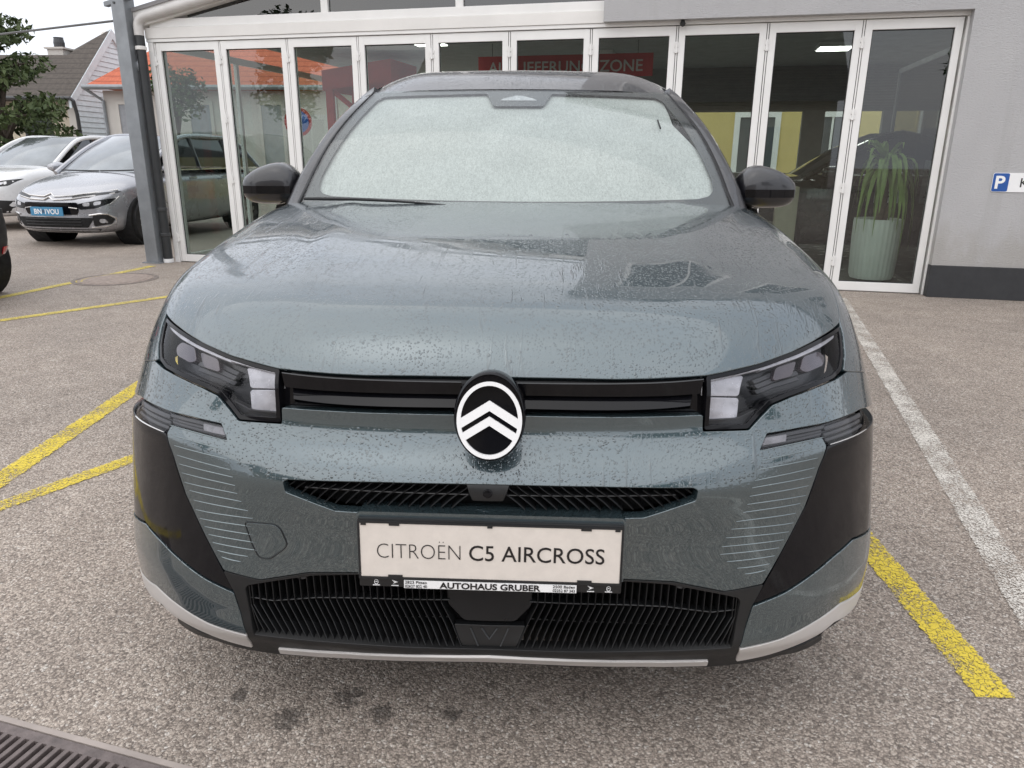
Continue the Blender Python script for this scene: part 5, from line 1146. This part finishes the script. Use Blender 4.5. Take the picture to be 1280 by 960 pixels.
# ---- trees
def leaf_mat(name, c0, c1):
    t = NT(name); v = t.geo(); oi = t.noise(v, 2.2, 3); c = t.ramp(oi, [(.3, c0), (.7, c1)]); t.set(Base_Color=c, Roughness=.6, Specular_IOR_Level=.3); return t.m
M_bark = simple('tree_bark', (.09, .07, .055), .9, var=.3, scale=20)
def foliage(centers, n, size, droop, seed):
    r = np.random.default_rng(seed); V = []; F = []
    for c, rad in centers:
        k = int(n * (rad[0] * rad[1] * rad[2]) ** (2/3) * 8)
        d = r.normal(size=(k, 3)); d /= np.linalg.norm(d, axis=1, keepdims=True); rr_ = r.uniform(.35, 1, k) ** .6
        p = np.array(c) + d * rr_[:, None] * np.array(rad)
        for q in p:
            a = r.uniform(0, 6.28); el_ = r.uniform(-.9, .5) - droop; s_ = size * r.uniform(.6, 1.4)
            u = np.array([math.cos(a) * math.cos(el_), math.sin(a) * math.cos(el_), math.sin(el_)]); w = np.cross(u, r.normal(size=3)); w /= np.linalg.norm(w) + 1e-9
            b = len(V); V += [q - u * s_, q + w * s_ * .4, q + u * s_, q - w * s_ * .4]; F.append((b, b+1, b+2, b+3))
    return V, F
def tree(name, label, loc, h, crowns, n, size, mat, seed, droop=.3, tr=.16, cat='tree'):
    t = thing(name, label, cat, loc); r = np.random.default_rng(seed)
    mb = MB(); mb.tube([(0, 0, 0), (.05, .02, h * .3), (-.04, .04, h * .6), (0, 0, h * .92)], [tr, tr * .8, tr * .5, tr * .12], 9)
    for c, rad in crowns: z0 = min(c[2] - .1, h * .8); mb.tube([(0, 0, z0 * .75), (c[0] * .5, c[1] * .5, (z0 + c[2]) / 2), tuple(c)], [tr * .4, tr * .25, tr * .06], 6)
    mb.build('trunk', M_bark, t, True); V, F = foliage(crowns, n, size, droop, seed); obj('crown', V, F, mat, t); return t
r = np.random.default_rng(3); cr_ = []
for i in range(16):
    z = .9 + 3.1 * i / 15; k = 1.75 * (1 - .45 * i / 15); a = i * 2.4
    for j in range(2): a += 3.14; cr_.append(((math.cos(a) * k * r.uniform(.35, .8), math.sin(a) * k * r.uniform(.3, .7), z + r.uniform(-.2, .2)), (r.uniform(.45, .75), r.uniform(.45, .7), r.uniform(.18, .32))))
tree('evergreen_tree', 'dark green bushy tree at the far left edge in front of the dark-roofed house', (-12.35, 16.4, 0), 4.3, cr_, 130, .085, leaf_mat('evergreen_leaves', (.040, .062, .022), (.095, .125, .048)), 5, .35)
cr_ = [((r.uniform(-.5, .5), r.uniform(-.5, .5), 2.2 + r.uniform(0, 1.1)), (.4, .4, .3)) for i in range(9)]
tree('small_tree', 'small round green tree seen through the first glass doors', (-9.0, 18.0, 0), 3.3, cr_, 150, .06, leaf_mat('small_tree_leaves', (.03, .055, .02), (.07, .11, .04)), 8, .1, .06)
cr_ = [((x, r.uniform(-.15, .15), .7 + r.uniform(0, .75)), (.45, .35, .35)) for x in np.arange(0, 3.2, .3)]
tree('garden_hedge', 'loose green hedge below the dark tree beside the garden wall', (-14.0, 17.1, 0), 1.2, cr_, 130, .06, leaf_mat('hedge_leaves', (.03, .055, .02), (.06, .10, .03)), 9, .1, .04, 'hedge')
# round traffic sign behind the glass
rs = thing('round_sign', 'round blue and red no-parking sign seen through the second glass door', 'sign', (-5.15, 15.5, 0))
mb = MB(); mb.tube([(0, 0, 0), (0, 0, 2.5)], .03, 8); mb.build('post', M_steel, rs)
mb = MB(); mb.lathe([(.0001, -.03), (.30, -.03), (.30, -.015), (.0001, -.015)], 28, (0, -.02, 1.95), 'y'); mb.build('disc', simple('sign_red', (.42, .03, .03), .5), rs)
mb = MB(); mb.lathe([(.0001, -.036), (.235, -.036), (.235, -.031), (.0001, -.031)], 28, (0, -.02, 1.95), 'y'); mb.build('blue_field', simple('sign_blue', (.012, .085, .34), .4), rs)

# unseen house and trees added behind the camera, for reflections in glass and paint
hR = thing('unseen_house', 'unseen cream house with dark roof, added behind the camera for reflections', 'house', tuple(fw(-6, -24)), FA)
mb = MB(); mb.box((0, -7, 0), (17, 0, 3.4)); mb.build('wall', M_cream, hR)
mb = MB(); mb.raw([(-.4, .5, 3.3), (17.4, .5, 3.3), (17.4, -3.5, 6.2), (-.4, -3.5, 6.2), (-.4, -7.5, 3.3), (17.4, -7.5, 3.3)], [(0, 3, 2, 1), (3, 4, 5, 2)]); mb.build('roof', M_dark, hR)
for x in (1.5, 4.5, 8, 11, 14):
    mb = MB(); mb.box((x, .0, .9), (x + 1.1, .02, 2.4)); w_ = mb.build('window', simple('grey_window', (.10, .11, .12), .1), hR)
    mb = MB(); mb.box((x - .1, .0, .8), (x + 1.2, .05, .9)); mb.build('window_sill', M_offw, w_)
for i, (u, v, lab) in enumerate(((-9.5, -20, 'unseen round green tree added for reflections, left of the dark-roofed yard house'), (15.5, -19, 'unseen broad green tree added for reflections, right of the dark-roofed yard house'), (22, -14, 'unseen tall green tree added for reflections, opposite the plaster building'))):
    cr_ = [((r.uniform(-1.4, 1.4), r.uniform(-1.4, 1.4), 3.0 + r.uniform(0, 3.2)), (1.0, 1.0, .8)) for k in range(12)]
    tree('unseen_tree', lab, tuple(fw(u, v)), 6.5, cr_, 30, .16, leaf_mat('yard_leaves', (.03, .055, .02), (.07, .11, .04)), 20 + i, .1, .16)['group'] = 'unseen trees added for reflections'
# ================================================================ other parked cars
M_cglass = simple('car_window_glass', (.035, .04, .042), .06, coat=.6, var=.3, scale=2)
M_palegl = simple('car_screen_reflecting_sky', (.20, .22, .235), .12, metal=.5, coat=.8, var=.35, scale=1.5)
def car_paint(name, col, metal): return simple(name, col, .28, metal=metal, coat=1, var=.05, scale=2)
def bg_car(name, label, paint, loc, rz, st, gh, screen=None, wheel_y=(.85, 3.55), wr=.33):
    """st: stations (y, half width, bottom, shoulder, top); gh: greenhouse (cowl y, cowl z, roof front y, roof z, roof rear y, tail y, belt z, belt half width, roof half width)"""
    t = thing(name, label, 'car', loc, rz, 'cars parked around the forecourt')
    V = []; k = 8; full = 2 * k - 2
    for (y, hw, zb, zs, zt) in st:
        h = [(0, zb), (hw*.80, zb), (hw*.965, zb+.09), (hw, zb+.40*(zs-zb)), (hw*.985, zb+.80*(zs-zb)), (hw*.93, zs), (hw*.62, zs+(zt-zs)*.80), (0, zt)]
        ring = h + [(-x, z) for x, z in h[-2:0:-1]]
        dy = lambda x: .16 * (abs(x) / .9) ** 2.2 if y < .5 else (-.10 * (abs(x) / .9) ** 2 if y > st[-1][0] - .4 else 0)
        V += [(x, y + dy(x), z) for x, z in ring]
    F = [(i*full+j, i*full+(j+1) % full, (i+1)*full+(j+1) % full, (i+1)*full+j) for i in range(len(st)-1) for j in range(full)]
    F += [tuple(range(full))[::-1], tuple(range((len(st)-1)*full, len(st)*full))]
    b = obj('body', V, [f[::-1] for f in F], paint, t, True); m = b.modifiers.new('s', 'SUBSURF'); m.levels = m.render_levels = 3
    cy, cz, ry, rzh, rr_, ty, bz, bw, rw = gh
    def bowx(x, w): return .10 * (x / w) ** 2
    def grid(n1, n2, f, nm, mat, flip=False, par=t):
        V = [f(i / (n1-1), j / (n2-1)) for i in range(n1) for j in range(n2)]
        F = [(i*n2+j, i*n2+n2+j, i*n2+n2+j+1, i*n2+j+1) for i in range(n1-1) for j in range(n2-1)]
        return obj(nm, V, [q[::-1] for q in F] if flip else F, mat, par, True)
    def screen_f(a, c, ins=.06):
        x = (2*a-1); w = (bw - .10) + (rw - .03 - bw + .10) * c - ins * .5; y = cy + (ry - cy) * c + .14 * x * x; z = cz + (rzh - cz) * c + .05 * math.sin(math.pi * c) - .01 * x * x
        return (x * w, y, z)
    w_ = grid(13, 9, screen_f, 'windscreen', screen or M_palegl, True)
    grid(13, 13, lambda a, c: ((2*a-1) * (rw + (.02 if c > .05 else -.02)), ry + .14 * (2*a-1) ** 2 * (1-c) + (rr_ - ry) * c - .006 + (.01 if c == 0 else 0), rzh + .05 * math.sin(math.pi * (.12 + .70 * c)) - .018 - .05 * abs(2*a-1) ** 3), 'roof', paint, True)
    grid(11, 7, lambda a, c: ((2*a-1) * (rw + (bw - .08 - rw) * c), rr_ + (ty - rr_) * c, rzh + .01 + (bz - rzh) * c + .05 * math.sin(math.pi * c) - .05 * abs(2*a-1) ** 3 * (1-c)), 'rear_window', M_cglass, True)
    for s in (1, -1):
        def sg(a, c):
            y0 = cy + .30 + (ry + .22 - cy - .30) * c; y1 = ty - .10 + (rr_ - ty + .0) * c
            return (s * (bw + (rw + .015 - bw) * c ** 1.3), y0 + (y1 - y0) * a, bz + (rzh - .03 - bz) * c)
        grid(13, 7, sg, 'side_window', M_cglass, s > 0)
        pa = [(s * (bw - .06), cy + .10, cz - .03), (s * (bw - .06 + (rw - bw + .06) * .5), (cy + ry) / 2 + .17, (cz + rzh) / 2 + .045), (s * rw, ry + .16, rzh - .03), (s * (rw + .02), (ry + rr_) / 2, rzh + .005), (s * (rw + .01), rr_, rzh - .06), (s * (bw - .02), ty - .02, bz)]
        mb = MB(); mb.tube([tuple(p) for p in cr(pa, 26)], .040, 8); mb.build('pillar', paint, t, True)
        for f_ in (.36, .68):
            y = cy + .35 + (ty - cy - .45) * f_; mb = MB(); mb.tube([(s * (bw + .012), y, bz), (s * (rw + .03), y + .06, rzh - .04)], .032, 6); mb.build('door_pillar', M_gloss, t, True)
        mb = MB(); mb.tube([(s * (bw + .018), cy + .3, bz + .005), (s * (bw + .018), ty - .15, bz + .015)], .012, 6); mb.build('window_trim', M_chrome, t, True)
        mb = MB(); mb.lathe([(.0001, -.16), (.06, -.15), (.095, -.08), (.10, .02), (.085, .075), (.0001, .08)], 14, (s * (bw + .18), cy + .42, bz + .04), 'y')
        mo = mb.build('wing_mirror', paint, t, True)
        for v in mo.data.vertices: v.co.z = bz + .04 + (v.co.z - bz - .04) * .75
        mb = MB(); mb.tube([(s * (bw - .02), cy + .45, bz - .01), (s * (bw + .14), cy + .42, bz + .01)], .025, 6); mb.build('mirror_arm', M_gloss, mo)
        for dy_ in (.95, 1.85):
            mb = MB(); mb.tube([(s * (st[4][1] + .012), cy + dy_, bz - .12), (s * (st[4][1] + .012), cy + dy_ + .18, bz - .115)], .016, 6); mb.build('door_handle', paint, t, True)
        for wy in wheel_y:
            hw = np.interp(wy, [q[0] for q in st], [q[1] for q in st])
            mb = MB(); mb.lathe([(wr + .055, -.30), (wr + .055, .004), (wr + .02, .008), (wr + .02, -.30)] if s > 0 else [(wr + .055, .30), (wr + .055, -.004), (wr + .02, -.008), (wr + .02, .30)], 32, (s * hw, wy, wr), 'x'); mb.build('wheel_arch', M_void, t, True)
            wh = MB(); wh.lathe([(.0001, -.20), (wr - .02, -.20), (wr, -.17), (wr, -.02), (wr - .03, .012), (.205, .010), (.20, -.01), (.0001, -.012)] if s > 0 else [(.0001, .20), (wr - .02, .20), (wr, .17), (wr, .02), (wr - .03, -.012), (.205, -.010), (.20, .01), (.0001, .012)], 32, (s * (hw + .008), wy, wr), 'x'); w2 = wh.build('wheel', M_tyre, t, True)
            rm = MB()
            for q in range(9):
                a = q * 2 * math.pi / 9; V = []
                for rd, wd in ((.03, .022), (.20, .034)):
                    for g in (-wd, wd): V.append((s * (hw + .016 - .02 * (rd < .1)), wy + math.cos(a) * rd - math.sin(a) * g, wr + math.sin(a) * rd + math.cos(a) * g))
                rm.raw(V, [(0, 1, 3, 2)])
            rm.build('rim', M_rim, w2)
    bpy.context.view_layer.update(); dgph = bpy.context.evaluated_depsgraph_get(); bv = BVHTree.FromObject(b, dgph)
    def decal(nm, poly, mat, off=.006, par=t, back=False, h=.05):
        lo = outline(poly, .02, h * .6)
        if area(lo) < 0: lo = lo[::-1]
        V2, F, L = triangulate([lo], h); V = []
        for x, z in V2:
            hit = bv.ray_cast(Vector((x, -3 if not back else 9, z)), Vector((0, 1 if not back else -1, 0)))[0]
            y = hit.y if hit else (.3 if not back else 4)
            V.append((x, y - off if not back else y + off, z))
        n = len(V); sg_ = .05 if not back else -.05; V += [(x, y + sg_, z) for x, y, z in V]; F = [tuple(f) if not back else tuple(f)[::-1] for f in F]
        for ids in L: F += [((ids[i], n + ids[i], n + ids[(i+1) % len(ids)], ids[(i+1) % len(ids)]) if not back else (ids[(i+1) % len(ids)], n + ids[(i+1) % len(ids)], n + ids[i], ids[i])) for i in range(len(ids))]
        return obj(nm, V, F, mat, par, True, auto=30)
    def tube_on(nm, pts, r_, mat, off=.004, par=t):
        P = []
        for x, z in pts:
            hit = bv.ray_cast(Vector((x, -3, z)), Vector((0, 1, 0)))[0]; P.append((x, (hit.y if hit else .3) - off, z))
        mb = MB(); mb.tube(P, r_, 6); return mb.build(nm, mat, par, True)
    return t, decal, tube_on
MPV = [(.0, .50, .30, .58, .62), (.06, .74, .20, .68, .735), (.28, .84, .18, .79, .87), (.65, .895, .18, .88, .97), (1.0, .91, .18, .93, 1.04), (1.45, .915, .18, .96, 1.08), (2.9, .92, .18, .97, 1.08), (3.9, .90, .22, .98, 1.06), (4.3, .84, .28, .95, 1.02), (4.42, .70, .36, .85, .92)]
MGH = (.98, 1.015, 2.02, 1.55, 3.75, 4.25, 1.03, .83, .63)
def mpair(f):
    for s in (1, -1): f(s)
silver, dec, tub = bg_car('silver_car', 'silver people carrier with chrome chevron grille and blue number plate at left', car_paint('silver_paint', (.40, .405, .43), .5), (-6.72, 8.98, 0), -.17, MPV, MGH)
silver_dec = dec
dec('upper_grille', [(-.40, .46), (.40, .46), (.43, .52), (.42, .625), (-.42, .625), (-.43, .52)], M_gloss, .008)
dec('lower_intake', [(-.52, .285), (.52, .285), (.62, .42), (-.62, .42)], M_void, .006)
for z in (.32, .36, .40): tub('intake_bar', [(x, z) for x in np.linspace(-.45, .45, 9)], .006, M_satin, .012)
for s in (1, -1):
    hl = dec('headlight', [(s*x, z) for x, z in ((.40, .60), (.45, .53), (.66, .55), (.78, .62), (.80, .68), (.66, .655))], M_housing, .006)
    dec('headlight_lens', [(s*x, z) for x, z in ((.50, .575), (.585, .58), (.585, .63), (.50, .62))], M_reflector, .012, hl); dec('headlight_lens', [(s*x, z) for x, z in ((.63, .585), (.70, .60), (.70, .645), (.63, .635))], M_reflector, .012, hl)
    tub('headlight_rim', [(s*x, z) for x, z in ((.66, .538), (.77, .605), (.80, .665), (.81, .70))], .007, M_chrome, .006, hl)
    dl = dec('running_light', [(s*x, z) for x, z in ((.34, .675), (.80, .745), (.805, .775), (.34, .715))], M_dgrey, .005)
    for dz in (0, .045): tub('chrome_line', [(s*x, z + dz) for x, z in ((.78, .742), (.55, .705), (.34, .672), (.16, .662), (.075, .66), (0, .70))], .010, M_chrome, .016)
    fo = dec('fog_surround', [(s*x, z) for x, z in ((.60, .30), (.76, .33), (.79, .40), (.74, .465), (.60, .45))], M_satin, .006)
    tub('fog_chrome', [(s*x, z) for x, z in ((.56, .285), (.72, .30), (.785, .345), (.795, .405), (.75, .465), (.68, .475), (.56, .455))], .012, M_chrome, .008, fo)
    dec('fog_lamp', [(s*(.70 + .03*math.cos(a)), .375 + .03*math.sin(a)) for a in np.linspace(0, 6.28, 13)[:-1]], M_reflector, .014, fo, h=.03)
    tub('grille_bracket', [(s*.30, .56), (s*.42, .545)], .006, M_chrome, .016)
dec('lower_lip', [(-.60, .225), (.60, .225), (.66, .265), (-.66, .265)], M_dgrey, .005)
mb = MB(); mb.box((-.26, -.040, .475), (.26, -.030, .595), .003); npl = mb.build('number_plate', simple('blue_plate', (.055, .23, .40), .4), silver); npl.location = (0, 0, -.03)
text_mesh('BN', .095, 'plate_lettering', M_white, npl, Matrix.Translation((-.20, -.0415, .502)) @ RX, bold=.002, width=.12)
text_mesh('1VOU', .095, 'plate_lettering', M_white, npl, Matrix.Translation((-.025, -.0415, .502)) @ RX, bold=.002, width=.22)
mb = MB(); mb.prism([(-.055 + .018*math.cos(a), .537 + .024*math.sin(a)) for a in np.linspace(0, 6.28, 11)[:-1]], 'y', -.0405, -.042); mb.build('plate_crest', simple('crest_dark', (.05, .10, .16), .5), npl)
tub('wiper', [(-.5, 1.0), (-.1, 1.0)], .008, M_rubber)
for o in list(silver.children):
    if o.name.startswith('wiper'): bpy.data.objects.remove(o)
mb = MB(); mb.tube([(-.60, 1.02, 1.035), (-.2, .965, 1.03), (.1, .955, 1.03)], .010, 6); mb.tube([(.12, .955, 1.03), (.40, .975, 1.035), (.66, 1.03, 1.045)], .010, 6); mb.build('wipers', M_rubber, silver)
SUV = [(.0, .52, .34, .64, .68), (.06, .76, .24, .78, .82), (.26, .86, .22, .90, .95), (.65, .90, .22, .97, 1.03), (1.0, .91, .22, 1.0, 1.06), (1.45, .915, .22, 1.02, 1.10), (2.9, .92, .22, 1.03, 1.10), (3.7, .90, .26, 1.03, 1.10), (4.1, .85, .32, 1.0, 1.06), (4.22, .72, .40, .9, .96)]
SGH = (1.12, 1.06, 2.02, 1.56, 3.45, 4.05, 1.07, .83, .63)
white, dec, tub = bg_car('white_car', 'white crossover with swept-back headlight at the far left edge, beside the silver car', car_paint('white_paint', (.72, .72, .72), 0), (-9.62, 11.12, 0), -.17, SUV, SGH)
for s in (1, -1):
    hl = dec('headlight', [(s*x, z) for x, z in ((.44, .79), (.56, .72), (.76, .75), (.84, .86), (.66, .83))], M_housing, .006); dec('headlight_lens', [(s*x, z) for x, z in ((.55, .755), (.70, .77), (.70, .81), (.55, .79))], M_reflector, .012, hl)
dec('lower_bumper', [(-.78, .26), (.78, .26), (.82, .50), (.60, .52), (-.60, .52), (-.82, .50)], M_matt, .006); dec('grille', [(-.40, .70), (.40, .70), (.42, .78), (-.42, .78)], M_gloss, .006)
dark, dec, tub = bg_car('dark_grey_car', 'dark grey car half hidden behind the white and silver cars', car_paint('dark_grey_paint', (.045, .05, .055), .4), (-9.7, 15.6, 0), .35, SUV, SGH, M_cglass)
for s in (1, -1): dec('headlight', [(s*x, z) for x, z in ((.44, .79), (.56, .72), (.76, .75), (.84, .86), (.66, .83))], M_reflector, .006)
# car at the left edge, tail toward the camera side, side mirrored in the doors
c0 = fw(-4.05, -3.2); left, dec, tub = bg_car('black_bumper_car', 'dark car of which only the black bumper corner with red reflector shows at left edge', car_paint('deep_green_grey_paint', (.055, .075, .078), .3), (c0.x, c0.y, 0), math.radians(90) + FA - math.pi, SUV, SGH, M_cglass)
dec('rear_bumper', [(-.80, .30), (.80, .30), (.86, .56), (.82, .80), (-.82, .80), (-.86, .56)], M_matt, .03, back=True)
for s in (1, -1): dec('rear_reflector', [(s*.66, .40), (s*.80, .40), (s*.80, .47), (s*.66, .47)], simple('red_reflector', (.45, .012, .02), .15, coat=.8), .04, back=True, h=.03); dec('tail_light', [(s*.55, .86), (s*.82, .84), (s*.80, .98), (s*.60, .98)], simple('red_reflector', (.45, .012, .02), .15), .01, back=True)
mb = MB(); mb.box((-.945, 2.55, .62), (-.895, 3.0, .88), .005); mb.build('door_sticker', simple('sticker_red', (.40, .02, .03), .5), left); 
# black car inside the showroom
c1 = fw(6.15, 2.6, .008); inb, dec, tub = bg_car('showroom_car', 'black car with chrome window line standing inside the showroom at right', car_paint('black_car_paint', (.012, .012, .013), .1), tuple(c1), math.radians(-90) + FA, SUV, SGH, M_cglass)
for s in (1, -1): dec('headlight', [(s*x, z) for x, z in ((.44, .79), (.56, .72), (.76, .75), (.84, .86), (.66, .83))], M_reflector, .006)
